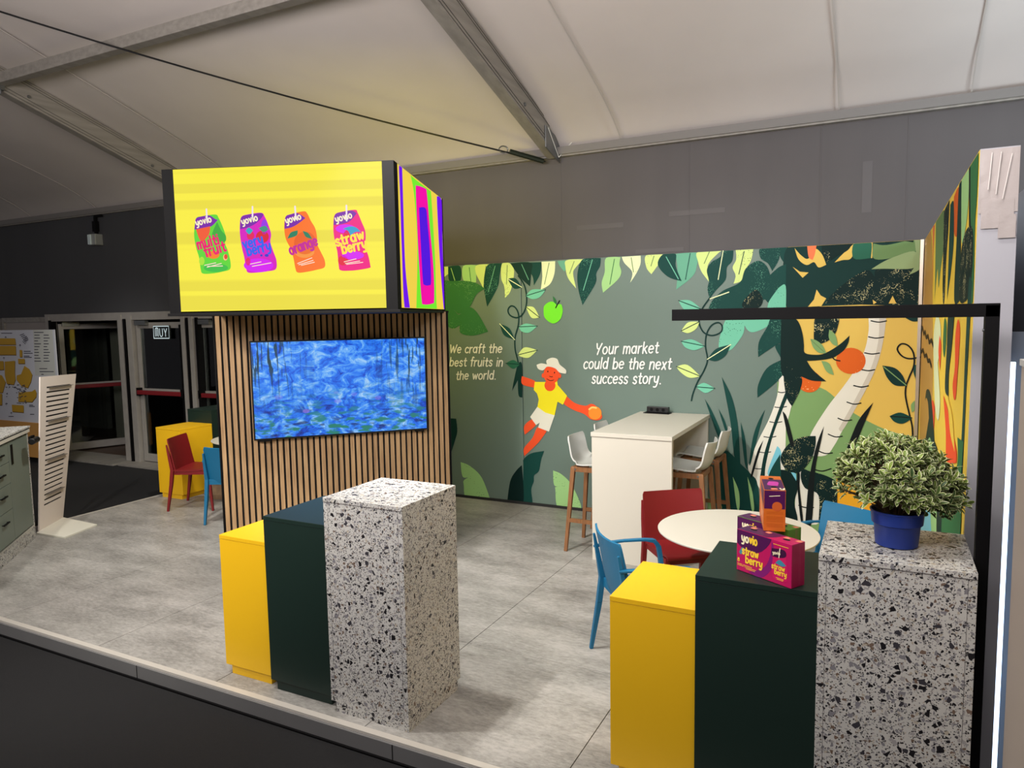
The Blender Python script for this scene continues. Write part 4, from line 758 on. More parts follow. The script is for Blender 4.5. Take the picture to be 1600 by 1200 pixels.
    # small claims
def claims(k, ls, c, o=None): LF.line('small_print', k, ls, .006, em('t%d_%d_%d' % c, c), lb, .0032, sm=False)
PUR = (122, 34, 168)
pouch('K', [(86, 160), (130, 145), (240, 130), (268, 160), (300, 230), (322, 300), (318, 360), (340, 420), (362, 510), (358, 570), (300, 590), (220, 605), (140, 606), (122, 570), (110, 480), (86, 400), (70, 310), (72, 240)], [(88, 158), (150, 142), (196, 138), (240, 166), (262, 172), (210, 225), (150, 240), (72, 252), (78, 200)],
      [('p', (60, 170, 60), [(215, 290), (255, 190), (290, 260), (325, 300), (318, 350), (240, 340)]), ('p', (240, 90, 50), [(85, 250), (200, 225), (190, 290), (135, 360), (108, 320)]), ('e', (60, 190, 70), (245, 560), 98, 34), ('e', (170, 226, 60), (132, 505), 22, 34), ('e', (250, 190, 130), (322, 475), 18, 26), ('e', (226, 70, 50), (326, 470), 14, 20, .0026), ('e', (245, 130, 40), (225, 455), 50, 32)],
      [('yovio', (90, 222), (212, 188), .028, .0095, (250, 240, 200)), ('multi', (105, 410), (275, 365), .044, .0150, (235, 20, 110)), ('fruit', (165, 470), (330, 420), .044, .0150, (235, 20, 110))], (96, 214, 56), PUR, [(170, 88), (174, 170)])
pouch('K', [(450, 150), (500, 130), (610, 116), (640, 150), (670, 220), (690, 290), (684, 350), (705, 420), (733, 500), (728, 570), (660, 588), (580, 598), (505, 598), (488, 560), (472, 470), (455, 400), (440, 300), (438, 220)], [(452, 148), (510, 130), (560, 124), (610, 118), (625, 140), (570, 200), (500, 235), (440, 248), (442, 200)],
      [('e', (214, 20, 240), (590, 540), 120, 56), ('e', (150, 50, 226), (636, 230), 26, 62), ('e', (226, 30, 90), (525, 300), 30, 36), ('e', (216, 26, 50), (620, 310), 52, 50), ('p', (40, 170, 190), [(485, 262), (510, 235), (545, 258), (515, 290)]), ('p', (60, 150, 120), [(590, 240), (640, 222), (670, 250), (630, 272)]), ('e', (50, 60, 200), (655, 460), 16, 12), ('e', (50, 60, 200), (612, 460), 10, 9), ('e', (230, 30, 90), (505, 510), 20, 32)],
      [('yovio', (460, 212), (585, 176), .028, .0095, (250, 240, 200)), ('very', (475, 405), (630, 360), .042, .0145, (44, 96, 236)), ('berry', (505, 462), (692, 414), .044, .0145, (44, 96, 236))], (214, 20, 190), PUR, [(541, 68), (542, 150)])
pouch('K', [(806, 150), (850, 128), (950, 104), (980, 120), (1010, 180), (1045, 240), (1060, 310), (1062, 370), (1090, 430), (1122, 500), (1120, 555), (1060, 575), (980, 592), (905, 598), (885, 560), (872, 490), (850, 410), (810, 330), (796, 240)], [(806, 150), (850, 128), (900, 118), (955, 150), (965, 160), (900, 210), (850, 235), (798, 245)],
      [('e', (232, 96, 30), (965, 360), 90, 92), ('e', (246, 150, 60), (960, 430), 80, 50), ('e', (236, 110, 30), (960, 400), 70, 50, .0024), ('p', (36, 128, 96), [(822, 325), (850, 275), (905, 258), (895, 300)]), ('p', (36, 128, 96), [(945, 262), (990, 280), (1022, 328), (970, 310)])],
      [('yovio', (815, 205), (935, 165), .028, .0095, (250, 240, 200)), ('orange', (852, 455), (1070, 372), .044, .0150, (196, 30, 150))], (250, 116, 34), PUR, [(884, 66), (890, 165)])
pouch('K', [(1205, 130), (1270, 106), (1368, 92), (1388, 115), (1420, 190), (1448, 260), (1452, 330), (1440, 390), (1470, 450), (1490, 540), (1484, 560), (1400, 576), (1330, 583), (1250, 580), (1235, 540), (1225, 440), (1215, 390), (1196, 300), (1192, 210)], [(1206, 130), (1270, 108), (1340, 98), (1380, 120), (1330, 180), (1270, 205), (1194, 215)],
      [('e', (214, 20, 240), (1290, 245), 80, 36), ('e', (214, 20, 240), (1350, 460), 90, 34), ('e', (228, 30, 60), (1310, 290), 34, 36), ('p', (44, 160, 206), [(1270, 245), (1320, 228), (1370, 232), (1415, 270), (1370, 272), (1330, 300), (1310, 262)]), ('e', (226, 30, 60), (1270, 500), 40, 40)],
      [('yovio', (1215, 192), (1345, 155), .028, .0095, (250, 240, 200)), ('straw', (1220, 385), (1445, 325), .044, .0150, (255, 226, 70)), ('berry', (1270, 445), (1465, 400), .044, .0150, (255, 226, 70))], (240, 14, 130), PUR, [(1298, 58), (1300, 180)])
claims('K', [[(155, 540), (245, 520)], [(175, 555), (290, 525)], [(180, 548), (300, 545)], [(525, 530), (610, 512)], [(540, 548), (690, 520)], [(905, 525), (1020, 480)], [(915, 535), (1030, 500)], [(935, 540), (1040, 515)], [(1280, 512), (1375, 488)], [(1290, 525), (1405, 505)], [(1300, 532), (1430, 516)]], (250, 220, 200))

# ------------------------------------------------------------------ high bar table
bt = thing('bar_table', (-2.16, 5.66, 0), 0, 'tall white panel-sided bar table with four stools, against the mural', 'table')
MB().box(0, .69, -.01, 1.40, 1.065, 1.10).build('tabletop', M['white'], bt, bevel=.002); MB().box(.005, .685, 0, .04, 0, 1.063).build('side_panel', M['white'], bt, bevel=.0015); MB().box(.005, .685, 1.33, 1.37, 0, 1.063).build('side_panel', M['white'], bt, bevel=.0015)
MB().box(.32, .36, .04, 1.33, .55, 1.063).build('centre_panel', M['white'], bt)
t = thing('power_box', (-1.96, 6.97, 1.101), R(-4), 'black pop-up power socket box at the wall end of the bar table', 'socket')
MB().box(-.13, .13, -.05, .05, 0, .006).build('plate', M['black'], t); pb = MB().box(-.11, .11, -.005, .045, .006, .062).build('socket_block', M['blackplain'], t, bevel=.004)
for x in (-.06, .0, .06): MB().tube([(x, -.006, .034), (x, -.004, .034)], .017, 12).build('socket', M['black'], pb)
# ------------------------------------------------------------------ shells: seat and back as one curved surface
def shell(prof, width, curve, th=.012, nu=10):
    """prof: (y, z) points from seat front to top of back; width(t), curve(t, s) -> (dy, dz) bulge across"""
    q = smooth_closed(prof, 5, False); m = len(q); vs = []; fs = []
    nor = []
    for i in range(m):
        a = Vector(q[max(0, i-1)]); b = Vector(q[min(m-1, i+1)]); d = (b-a).normalized(); nor.append((-d.y, d.x))
    for side in (0, 1):
        for i, (y, z) in enumerate(q):
            t = i/(m-1); w = width(t)
            for j in range(nu+1):
                s = -1+2*j/nu; c = curve(t, s); o = th*side
                vs.append((s*w/2, y+nor[i][0]*(c-o), z+nor[i][1]*(c-o)))
    K = m*(nu+1)
    for i in range(m-1):
        for j in range(nu):
            a = i*(nu+1)+j; fs.append((a, a+1, a+nu+2, a+nu+1)); fs.append((K+a, K+a+nu+1, K+a+nu+2, K+a+1))
    for i in range(m-1):
        for j in (0, nu): a = i*(nu+1)+j; fs.append((a, a+nu+1, K+a+nu+1, K+a))
    for j in range(nu):
        for i in (0, m-1): a = i*(nu+1)+j; fs.append((a, a+1, K+a+1, K+a))
    return MB().add(vs, fs)
def make_stool(label):
    """faces -y (front), back at +y"""
    t = thing('bar_stool', (0, 0, 0), 0, label, 'stool', 'white bar stools around the bar table')
    def wd(s): return .40*(1-.10*max(0, (s-.55)/.45)) * (1 if s < .93 else 1-.10*(s-.93)/.07) * (1 if s > .06 else .88+.12*s/.06)
    sh = shell([(-.19, .765), (-.17, .785), (-.05, .775), (.08, .765), (.155, .785), (.195, .84), (.215, .93), (.235, 1.01)], wd, lambda t, s: .022*s*s+(.02*s*s if t > .5 else 0), .013)
    so = sh.build('seat_shell', M['whitep'], t, smooth=True)
    fr = MB()
    for x in (-.165, .165): fr.bar((x, -.17, .735), (x, .17, .735), .028, .045)
    for y in (-.16, .15): fr.bar((-.165, y, .735), (.165, y, .735), .028, .045)
    fr.build('seat_frame', M['wood'], t, bevel=.003)
    for sx_ in (-1, 1):
        for sy in (-1, 1): MB().bar((sx_*.165, sy*.155, .75), (sx_*.215, sy*.215, 0), .036, .040, (0, 1, 0), .026, .030).build('leg', M['wood'], t, bevel=.004)
    z = .28
    for sx_ in (-1, 1): MB().bar((sx_*.197, -.196, z), (sx_*.197, .196, z), .022, .034).build('stretcher', M['wood'], t)
    MB().bar((-.195, -.193, z+.03), (.195, -.193, z+.03), .022, .034).build('footrest', M['wood'], t)
    b = MB()
    for sx_ in (-1, 1):
        for sy in (-.13, .13): b.tube([(sx_*.180, sy, .735), (sx_*.186, sy, .735)], .008, 8)
        b.tube([(sx_*.212, -.19, z), (sx_*.215, -.19, z)], .007, 8)
    b.build('screws', M['steel'], t)
    return t
s0 = make_stool('grey-white bar stool on the left of the bar table, nearest the camera'); s0.location = (-2.235, 5.99, 0); s0.rotation_euler = (0, 0, R(90))
placed(s0, (-2.27, 6.73, 0), R(90), 'bar stool on the left of the bar table, farther one beneath the painted orange')
placed(s0, (-1.455, 6.10, 0), R(-90), 'bar stool on the right of the bar table, behind the near red chair')
placed(s0, (-1.46, 6.74, 0), R(-90), 'bar stool on the right of the bar table, nearest the mural grasses')
# ------------------------------------------------------------------ plastic dining chairs
def make_chair(m, label, arms):
    t = thing('plastic_armchair' if arms else 'plastic_chair', (0, 0, 0), 0, label, 'chair')
    W2 = .235
    shell([(-.22, .440), (-.205, .462), (-.10, .452), (.06, .446), (.19, .452)], lambda t_: .44+.02*t_, lambda t_, s: .012*s*s, .016).build('seat', m, t, smooth=True)
    shell([(.185, .43), (.205, .52), (.232, .66), (.262, .798)], lambda t_: .462-.012*t_ if t_ < .93 else .45-.02*(t_-.93)/.07, lambda t_, s: .035*s*s, .013).build('backrest', m, t, smooth=True)
    MB().box(-.215, .215, -.20, -.18, .405, .445).box(-.215, .215, .17, .19, .405, .445).box(-.22, -.20, -.19, .18, .405, .445).box(.20, .22, -.19, .18, .405, .445).build('apron', m, t)
    for s in (-1, 1):
        MB().bar((s*.212, -.195, .45), (s*.232, -.235, 0), .034, .034, (0, 1, 0), .022, .022).build('leg', m, t, bevel=.005)
        # rear leg runs up into the back edge
        mb = MB(); pts = [(s*.235, .265, 0), (s*.226, .215, .30), (s*.224, .195, .46), (s*.226, .222, .62), (s*.224, .245, .74)]; wd = [.022, .034, .036, .026, .014]
        for i in range(4): mb.bar(pts[i], pts[i+1], wd[i], wd[i], (0, 1, 0), wd[i+1], wd[i+1])
        mb.build('leg', m, t, bevel=.003)
        if arms:
            q = smooth_closed([(s*.228, .232, .66), (s*.262, .14, .665), (s*.268, -.06, .662), (s*.266, -.165, .652), (s*.262, -.205, .60), (s*.250, -.208, .50), (s*.232, -.205, .42)], 4, False) if False else None
            P_ = [(s*.226, .240, .655), (s*.255, .16, .662), (s*.266, .04, .664), (s*.268, -.10, .660), (s*.267, -.165, .648), (s*.264, -.192, .615), (s*.256, -.202, .54), (s*.232, -.205, .43)]
            mb = MB(); ww = [.03, .034, .036, .036, .034, .03, .028, .026]; hh = [.014, .013, .013, .015, .024, .028, .028, .028]
            for i in range(7): mb.bar(P_[i], P_[i+1], ww[i], hh[i], (1, 0, 0) if False else (0, .3, 1), ww[i+1], hh[i+1])
            mb.build('armrest', m, t, bevel=.003)
    return t
def face(a): return R(a)+R(90)   # chair front looks towards world angle a
def put(c, back, a):  # back: world position of the middle of the backrest, a: facing
    c.rotation_euler = (0, 0, face(a)); d = Vector((math.cos(R(a)), math.sin(R(a)), 0)); c.location = Vector((back[0], back[1], 0))+d*.24; return c
c = make_chair(M['blue'], 'petrol blue plastic armchair left of the round table, back to the camera', True); put(c, (-1.41, 3.93), 38); c['group'] = 'blue armchairs'
c1 = placed(c, (0, 0, 0), 0, 'petrol blue armchair right of the round table, behind the plant pot'); put(c1, (-.13, 5.12), -122)
c2 = placed(c, (0, 0, 0), 0, 'petrol blue armchair in the background, cut off by the slatted wall'); put(c2, (-5.93, 5.14), 112)
c = make_chair(M['red'], 'dark red plastic chair at the round table, before the bar table', False); put(c, (-1.335, 5.13), -53); c['group'] = 'dark red chairs'
c1 = placed(c, (0, 0, 0), 0, 'dark red plastic chair in the background, by the far yellow plinth'); put(c1, (-7.05, 5.46), 26)
# ------------------------------------------------------------------ round tables
def round_table(loc, label):
    t = thing('round_table', loc, 0, label, 'table')
    MB().lathe([(.01, 0), (.452, 0), (.478, .010), (.48, .018), (.478, .020), (.01, .020)], (0, 0, .715), 72).build('tabletop', M['white'], t, smooth=True)
    MB().lathe([(.01, 0), (.10, 0), (.10, .02), (.01, .02)], (0, 0, .694), 24).build('mounting_plate', M['black'], t)
    for k in range(4):
        a = R(20+90*k); MB().bar((.07*math.cos(a), .07*math.sin(a), .70), (.33*math.cos(a), .33*math.sin(a), 0), .045, .045, (0, 0, 1), .028, .028).build('leg', M['wood'], t, bevel=.006)
    return t
round_table((-.775, 4.54, 0), 'round cream table on wooden legs, between the blue and red chairs')
round_table((-6.42, 6.02, 0), 'round pale table in the background, almost hidden behind the slatted wall')
t = thing('paper_bag', (-6.95, 5.92, 0), R(20), 'crumpled brown paper bag on the floor behind the far blue armchair', 'bag')
bm_ = MB().lathe([(.01, 0), (.13, .0), (.165, .05), (.16, .13), (.13, .19), (.10, .21), (.01, .20)], (0, 0, 0), 14)
bm_.v = [(x*(1+.14*math.sin(9*x+z*40)), y*.8*(1+.1*math.sin(13*y+z*30)), z*1.2) for x, y, z in bm_.v]; bm_.build('bag_body', mat('kraft_paper', rgb(168, 138, 106), .8, noise=.2, nscale=12, bump=.8, bscale=18), t)
MB().box(-.10, .10, -.06, .06, .24, .31).build('folded_top', mat('kraft_pale', rgb(196, 176, 150), .8, bump=.6, bscale=25), t, bevel=.02)

# ------------------------------------------------------------------ juice multipacks
def multipack(loc, rz, label, side, endc, capc, words, name='juice_multipack', endcap=None):
    """origin front-left-bottom; x along .27, y depth .078, z .176"""
    L, D, H = .27, .080, .176
    t = thing(name, loc, rz, label, 'carton', 'juice pouch multipacks')
    MB().box(0, L, 0, D, .001, H).build('carton', mat('card_%d_%d_%d' % side, rgb(*side), .35), t, bevel=.0012)
    ux_ = Vector((math.cos(rz), math.sin(rz), 0)); ny = Vector((math.sin(rz), -math.cos(rz), 0))
    pf = Plane(Vector(loc), ny, ux_); pt = Plane(Vector(loc)+Vector((0, 0, H)), (0, 0, 1), ux_, -ny); pe = Plane(Vector(loc)+ux_*L, ux_, -ny); pk = Plane(Vector(loc), -ux_, ny)
    cm = mat('card_%d_%d_%d' % capc, rgb(*capc), .35); em_ = mat('card_%d_%d_%d' % endc, rgb(*endc), .35); bk = mat('hole_black', rgb(8, 6, 10), .8)
    def fl(p_, nm, pts, m, h, sm=True): q = smooth_closed(pts, 5) if sm else pts; return p_.flat(nm, [(q, [tuple(range(len(q)))])], m, t, h)
    fl(pf, 'printed_cap', [(.001, .175), (.001, .118), (.015, .108), (.03, .101), (.05, .096), (.07, .094), (.09, .096), (.11, .101), (.13, .113), (.15, .132), (.165, .151), (.175, .175)], cm, .0005, False)
    fl(pt, 'top_print', [(.001, .001), (.15, .001), (.17, .03), (.18, .079), (.001, .079)], cm, .0004, False)
    for x in (.055, .215): fl(pt, 'finger_hole', [(x+.016*math.cos(a), .040+.010*math.sin(a)) for a in [i*math.pi/7 for i in range(14)]], bk, .0008, False)
    for x in (.025, .10, .19, .245): fl(pt, 'top_motif', [(x, .052), (x+.022, .05), (x+.026, .068), (x+.004, .070)], mat('card_peach', rgb(236, 140, 110), .4), .0007)
    fl(pe, 'end_print', [(.004, .004), (.076, .004), (.076, .172), (.004, .172)], em_, .0004, False)
    for x in (.045, .052): pe.flat('fold', [ribbon([(x, .004), (x, .172)], .0012)], mat('card_fold', rgb(196, 70, 110), .4), t, .0006)
    for txt, x, z, xh, w, c, ft, rot in words:
        o = pf.flat('lettering', text_shapes(txt, x, z, xh, w, rot=rot, track=.3, fit=ft), mat('ink_%d_%d_%d' % c, rgb(*c), .4), t, .0009); o['label'] = 'printed word '+txt
    return t, pf, pt, pe, pk, fl
CRM = (246, 236, 196); YLW = (250, 208, 58)
a1 = math.atan2(-.14, .23)
t1, pf, pt, pe, pk, fl_ = multipack((-.522, 3.067, 1.001), a1, 'magenta strawberry juice multipack with yellow lettering, foremost on the dark green plinth', (190, 24, 92), (166, 20, 72), (78, 20, 78),
    [('yo', .026, .130, .022, .0075, CRM, .036, 0), ('vio', .067, .130, .022, .0075, YLW, .038, 0), ('straw', .030, .078, .0195, .0068, YLW, .082, 0), ('berry', .048, .044, .0195, .0068, YLW, .084, 0), ('8', .006, .040, .010, .003, YLW, .010, 0), ('straw', .178, .060, .013, .0046, YLW, .062, 0), ('berry', .192, .040, .013, .0046, YLW, .056, 0), ('yovio', .182, .118, .008, .0028, CRM, .036, .12)])
fl_(pf, 'printed_swirl', [(.06, .006), (.14, .05), (.17, .11), (.175, .17), (.19, .13), (.18, .06), (.13, .004)], mat('card_plum', rgb(130, 24, 110), .4), .0003)
o = fl_(pf, 'printed_pouch', [(.176, .140), (.236, .146), (.246, .10), (.252, .06), (.246, .022), (.19, .018), (.178, .06), (.182, .10)], mat('card_pink', rgb(206, 26, 96), .4), .0005); fl_(pf, 'pouch_cap', [(.176, .140), (.236, .146), (.240, .118), (.182, .108)], mat('card_plum2', rgb(58, 16, 58), .4), .0007)
fl_(pf, 'berry_leaf', [(.018, .088), (.030, .104), (.045, .096), (.036, .084), (.022, .072), (.014, .080)], mat('card_teal', rgb(62, 138, 160), .4), .0007); fl_(pf, 'berry_leaf', [(.195, .084), (.215, .102), (.246, .086), (.225, .078)], mat('card_teal', rgb(62, 138, 160), .4), .0007)
fl_(pf, 'straw', [(.214, .150), (.218, .150), (.213, .108), (.209, .108)], mat('ink_246_236_196', rgb(*CRM), .4), .0010, False)
pf.flat('small_print', [ribbon([(x, z), (x+w, z)], .0022) for x, z, w in ((.006, .030, .024), (.006, .024, .030), (.035, .030, .045), (.043, .024, .058), (.05, .018, .045), (.20, .026, .035), (.205, .021, .028), (.185, .160, .07))], mat('ink_250_208_58', rgb(*YLW), .4), t1, .0009)
t2, pf2, pt2, pe2, *_ = multipack((-.555, 3.265, 1.001), a1, 'purple and green juice multipack behind the magenta one', (96, 150, 50), (98, 138, 48), (78, 20, 78), [('yo', .030, .128, .022, .0075, CRM, .036, 0), ('vio', .071, .128, .022, .0075, YLW, .038, 0)])
a3 = math.atan2(.98, -.2)   # long side runs away from the camera
t3 = thing('juice_multipack', (-.418, 3.075, 1.1785), a3-R(90), 'orange and purple juice multipack resting across the two others, topmost', 'carton', 'juice pouch multipacks')
L, D, H = .27, .085, .172
MB().box(0, D, 0, L, 0, H).build('carton', mat('card_orange', rgb(214, 108, 34), .35), t3, bevel=.0012)
rz = a3-R(90); ux_ = Vector((math.cos(rz), math.sin(rz), 0)); ny = Vector((math.sin(rz), -math.cos(rz), 0)); P0 = Vector(t3.location)
pe = Plane(P0, ny, ux_); pt = Plane(P0+Vector((0, 0, H)), (0, 0, 1), ux_, -ny); ps = Plane(P0, -ux_, -ny)
def fl3(p_, nm, pts, m, h, sm=False): q = smooth_closed(pts, 5) if sm else pts; return p_.flat(nm, [(q, [tuple(range(len(q)))])], m, t3, h)
plum = mat('card_78_20_78', rgb(78, 20, 78), .35)
fl3(pe, 'end_print', [(.002, .094), (.083, .094), (.083, .170), (.002, .170)], plum, .0004)
fl3(pe, 'printed_orange', [(.052+.020*math.cos(a), .104+.020*math.sin(a)) for a in [i*math.pi/8 for i in range(16)]], mat('card_bright_orange', rgb(206, 96, 40), .4), .0008)
pe.flat('small_print', [ribbon([(.012, z), (.075, z)], .0016) for z in (.080, .074, .060, .054, .048, .042, .030, .024, .018)], mat('card_brown_ink', rgb(190, 90, 20), .4), t3, .0006); pe.flat('small_print', [ribbon([(.022, .146), (.062, .150)], .003)], mat('ink_246_236_196', rgb(*CRM), .4), t3, .0006)
fl3(pt, 'top_print', [(.002, .002), (.083, .002), (.083, .20), (.002, .20)], plum, .0004)
for y in (.055, .215): fl3(pt, 'finger_hole', [(.042+.011*math.cos(a), y+.015*math.sin(a)) for a in [i*math.pi/7 for i in range(14)]], MATS['hole_black'], .0008)
fl3(pt, 'top_motif', [(.02, .09), (.06, .08), (.066, .15), (.03, .16)], mat('card_violet', rgb(196, 60, 160), .4), .0007, True); fl3(pt, 'top_motif', [(.03, .01), (.056, .014), (.05, .035), (.03, .03)], MATS['card_peach'], .0007, True)
pt.flat('lettering', text_shapes('y', .064, .016, .022, .006), mat('ink_246_236_196', rgb(*CRM), .4), t3, .0009)
fl3(ps, 'side_print', [(.002, .10), (.10, .11), (.17, .13), (.19, .170), (.002, .170)], plum, .0004)
fl3(ps, 'side_swirl', [(.01, .01), (.12, .02), (.2, .08), (.18, .12), (.08, .09), (.02, .06)], mat('card_light_orange', rgb(240, 150, 90), .4), .0003, True)

# ------------------------------------------------------------------ potted plant on the terrazzo plinth
pp = thing('potted_plant', (.070, 3.17, 1.156), 0, 'bushy green and cream variegated plant in a cobalt blue pot', 'plant')
MB().lathe([(.005, 0), (.070, 0), (.076, .004), (.083, .085), (.084, .086), (.091, .090), (.095, .134), (.098, .136), (.098, .141), (.093, .141), (.089, .125), (.005, .125)], n=56).build('pot', M['pot'], pp, smooth=True)
MB().lathe([(.002, .116), (.090, .116), (.085, .128), (.04, .133), (.002, .134)], n=24).build('soil', M['soil'], pp, smooth=True)
def leafmat():
    m = bpy.data.materials.new('variegated_leaf'); m.use_nodes = True; nt = m.node_tree; b = nt.nodes['Principled BSDF']
    at = N(nt, 'ShaderNodeAttribute'); at.attribute_name = 'edge'; rn = N(nt, 'ShaderNodeAttribute'); rn.attribute_name = 'tone'
    inner = mix(nt, rn.outputs['Fac'], rgb(54, 80, 36), rgb(128, 150, 58)); rim = mix(nt, rn.outputs['Fac'], rgb(186, 190, 136), rgb(240, 240, 196))
    f = ramp(nt, at.outputs['Fac'], [(.52, (0, 0, 0, 1)), (.66, (1, 1, 1, 1))]); nt.links.new(mix(nt, f, inner, rim), b.inputs['Base Color']); b.inputs['Roughness'].default_value = .42
    b.inputs['Subsurface Weight'].default_value = 0; return m
vs = []; fs = []; edge = []; tone = []
rnd = random.Random(11)
def leaf(p, d, up, ln, wd, tn):
    d = d.normalized(); s = d.cross(up); s = s.normalized() if s.length > 1e-4 else Vector((1, 0, 0)); n = s.cross(d)
    k = len(vs); prof = [(0, .10), (.25, .75), (.55, 1), (.82, .66), (1, .05)]
    for i, (a, w) in enumerate(prof):
        c = p+d*ln*a+n*(ln*.22*a*(1-a)-ln*.12*a*a)
        for sg, e in ((-1, 1), (-.5, .25), (0, 0), (.5, .25), (1, 1)):
            vs.append(c+s*sg*w*wd*.5+n*abs(sg)*wd*.16*w); edge.append(max(e, 1 if i in (4,) else e)); tone.append(tn)
    for i in range(4):
        for j in range(4): a = k+i*5+j; fs.append((a, a+1, a+6, a+5))
stems = MB(); C0 = Vector((0, 0, .13))
tips = []
for i in range(300):
    th = rnd.uniform(0, 2*math.pi); u = rnd.random()
    ph = math.acos(1-u*1.18) if u < .85 else R(rnd.uniform(85, 104))
    rr = rnd.uniform(.80, 1.03)
    e = Vector((math.sin(ph)*math.cos(th)*.225, math.sin(ph)*math.sin(th)*.20, math.cos(ph)*.195))*rr + Vector((.0, 0, .245))
    if e.x > .0: e.z -= .035*min(1, e.x/.15)
    e.x *= 1.02 if e.x > 0 else 1.0
    tips.append(e)
for i in range(90):
    th = rnd.uniform(0, 2*math.pi); r_ = rnd.uniform(.03, .15); tips.append(Vector((r_*math.cos(th), r_*math.sin(th), rnd.uniform(.17, .30))))
for e in tips:
    base = Vector((e.x*.22, e.y*.22, .13)); ax = (e-base).normalized()
    ax = (ax+Vector((0, 0, .25))).normalized()
    if rnd.random() < .5: stems.tube([base, base.lerp(e, .5)+Vector((0, 0, .012)), e], .0022, 4)
    a0 = rnd.uniform(0, 6.28); tn = min(1, max(0, rnd.gauss(.45, .28)+(e.z-.28)*1.5)); x = ax.cross(Vector((.3, .2, 1))).normalized(); y = x.cross(ax)
    for k in range(9):
        a = a0+k*2.4; f = k/9; r = x*math.cos(a)+y*math.sin(a)
        dd = ax*(.15+.9*f)+r*(1.05-.55*f); leaf(e-ax*(.030*(1-f)), dd, ax, rnd.uniform(.028, .042), rnd.uniform(.0135, .018), tn)
me = bpy.data.meshes.new('foliage'); me.from_pydata([tuple(v) for v in vs], [], fs); me.update()
for nm, dat in (('edge', edge), ('tone', tone)):
    at = me.attributes.new(nm, 'FLOAT', 'POINT'); at.data.foreach_set('value', dat)
for p_ in me.polygons: p_.use_smooth = True
me.materials.append(leafmat()); fo = bpy.data.objects.new('foliage', me); COL.objects.link(fo); fo.parent = pp; fo['kind'] = 'stuff'
stems.build('stems', mat('brown_stem', rgb(84, 62, 40), .7), pp)
# orchid on the far plinth
t = thing('orchid', (-7.60, 6.80, 1.16), 0, 'slender orchid with pale yellow blossoms in a white pot, beside the slatted wall', 'plant')
MB().lathe([(.005, 0), (.045, 0), (.055, .11), (.05, .11), (.005, .10)], n=20).build('pot', M['whitep'], t, smooth=True)
MB().tube([(0, 0, .1), (-.02, 0, .3), (-.02, 0, .45), (.0, 0, .62), (.04, 0, .74)], .005, 6).build('stem', mat('pale_stem', rgb(190, 186, 160), .5), t)
for i, (x, y, z) in enumerate([(-.03, -.02, .44), (-.05, .0, .40), (-.01, -.03, .38), (-.06, -.02, .46), (.0, -.02, .50), (-.02, 0, .54), (-.04, -.03, .35), (.01, .0, .58)]):
    mb = MB()
    for k in range(5):
        a = k*1.257+i; mb.add([(x, y, z), (x+.024*math.cos(a-.4), y-.006, z+.024*math.sin(a-.4)), (x+.036*math.cos(a), y-.002, z+.036*math.sin(a)), (x+.024*math.cos(a+.4), y-.006, z+.024*math.sin(a+.4))], [(0, 1, 2, 3)])
    mb.build('blossom', mat('pale_yellow_petal', rgb(232, 226, 150), .5), t)
for k in range(4): a = k*1.6; MB().add([(0, 0, .10), (.10*math.cos(a)+.02, .10*math.sin(a), .16), (.17*math.cos(a), .17*math.sin(a), .13), (.10*math.cos(a)-.02, .10*math.sin(a)+.02, .16)], [(0, 1, 2, 3)]).build('leaf', mat('orchid_leaf', rgb(52, 92, 46), .4), t)

# ------------------------------------------------------------------ black gallows-like frame
t = thing('banner_frame', (.368, 3.10, 0), 0, 'slim black square-tube frame with one arm reaching left before the mural', 'frame')
MB().box(-.044, 0, -.022, .022, .006, 2.09).build('post', M['black'], t, bevel=.001); MB().box(-1.172, 0, -.022, .022, 2.048, 2.096).build('arm', M['black'], t, bevel=.001)
MB().box(-.04, .09, -.15, .15, 0, .006).build('foot_plate', M['black'], t); MB().tube([(-.044, -.004, 2.0), (-.05, -.004, 2.0)], .005, 8).build('screw', M['steel'], t)

# ------------------------------------------------------------------ left counter (45 degrees)
CA = R(135); CO = Vector((-7.335, 4.04, 0))   # far end of its visible face; local x runs along world (-.7,.7)
ct = thing('kitchen_counter', CO, R(-45), 'sage green drawer counter with terrazzo worktop and plinth, cut by the left border', 'counter')
# local x = world (.707,-.707): from the far end towards the camera; local -y side = hidden, +y... visible face at y=0 looks to +y
sage = mat('sage_front', rgb(112, 122, 112), .5); dk = mat('counter_shadow_gap', rgb(20, 20, 20), .8)
Hc = 1.105
MB().box(.03, 2.0, -.62, -.012, .14, Hc-.06).build('body', mat('sage_body', rgb(92, 100, 92), .5), ct)
MB().box(0, 2.0, -.64, .0, 0, .125).build('plinth', M['terr'], ct); MB().box(0, .03, -.64, -.0, .125, Hc-.05).build('end_panel', M['terr'], ct)
MB().box(0.03, 2.0, -.02, .004, .125, .14).build('light_strip', mat('alu_strip', rgb(190, 188, 180), .3, .5), ct)
MB().box(-.02, 2.0, -.66, .02, Hc-.016, Hc).build('worktop', M['terr'], ct); MB().box(-.01, 2.0, -.65, .012, Hc-.028, Hc-.016).build('shadow_gap', dk, ct); MB().box(-.01, 2.0, -.65, .016, Hc-.058, Hc-.030).build('worktop_edge', M['white'], ct)
for c0, c1 in ((.56, 1.04), (1.05, 1.53), (1.54, 1.98)):
    for z0, z1 in ((.15, .435), (.44, .665), (.67, .855), (.86, 1.03)):
        dr = MB().box(c0, c1, -.012, .0, z0, z1).build('drawer', sage, ct, bevel=.001); zz = z1-.085
        MB().box(c0+.16, c0+.30, .012, .024, zz-.006, zz+.006).box(c0+.165, c0+.172, 0, .012, zz-.004, zz+.004).box(c0+.288, c0+.295, 0, .012, zz-.004, zz+.004).build('handle', M['black'], dr)
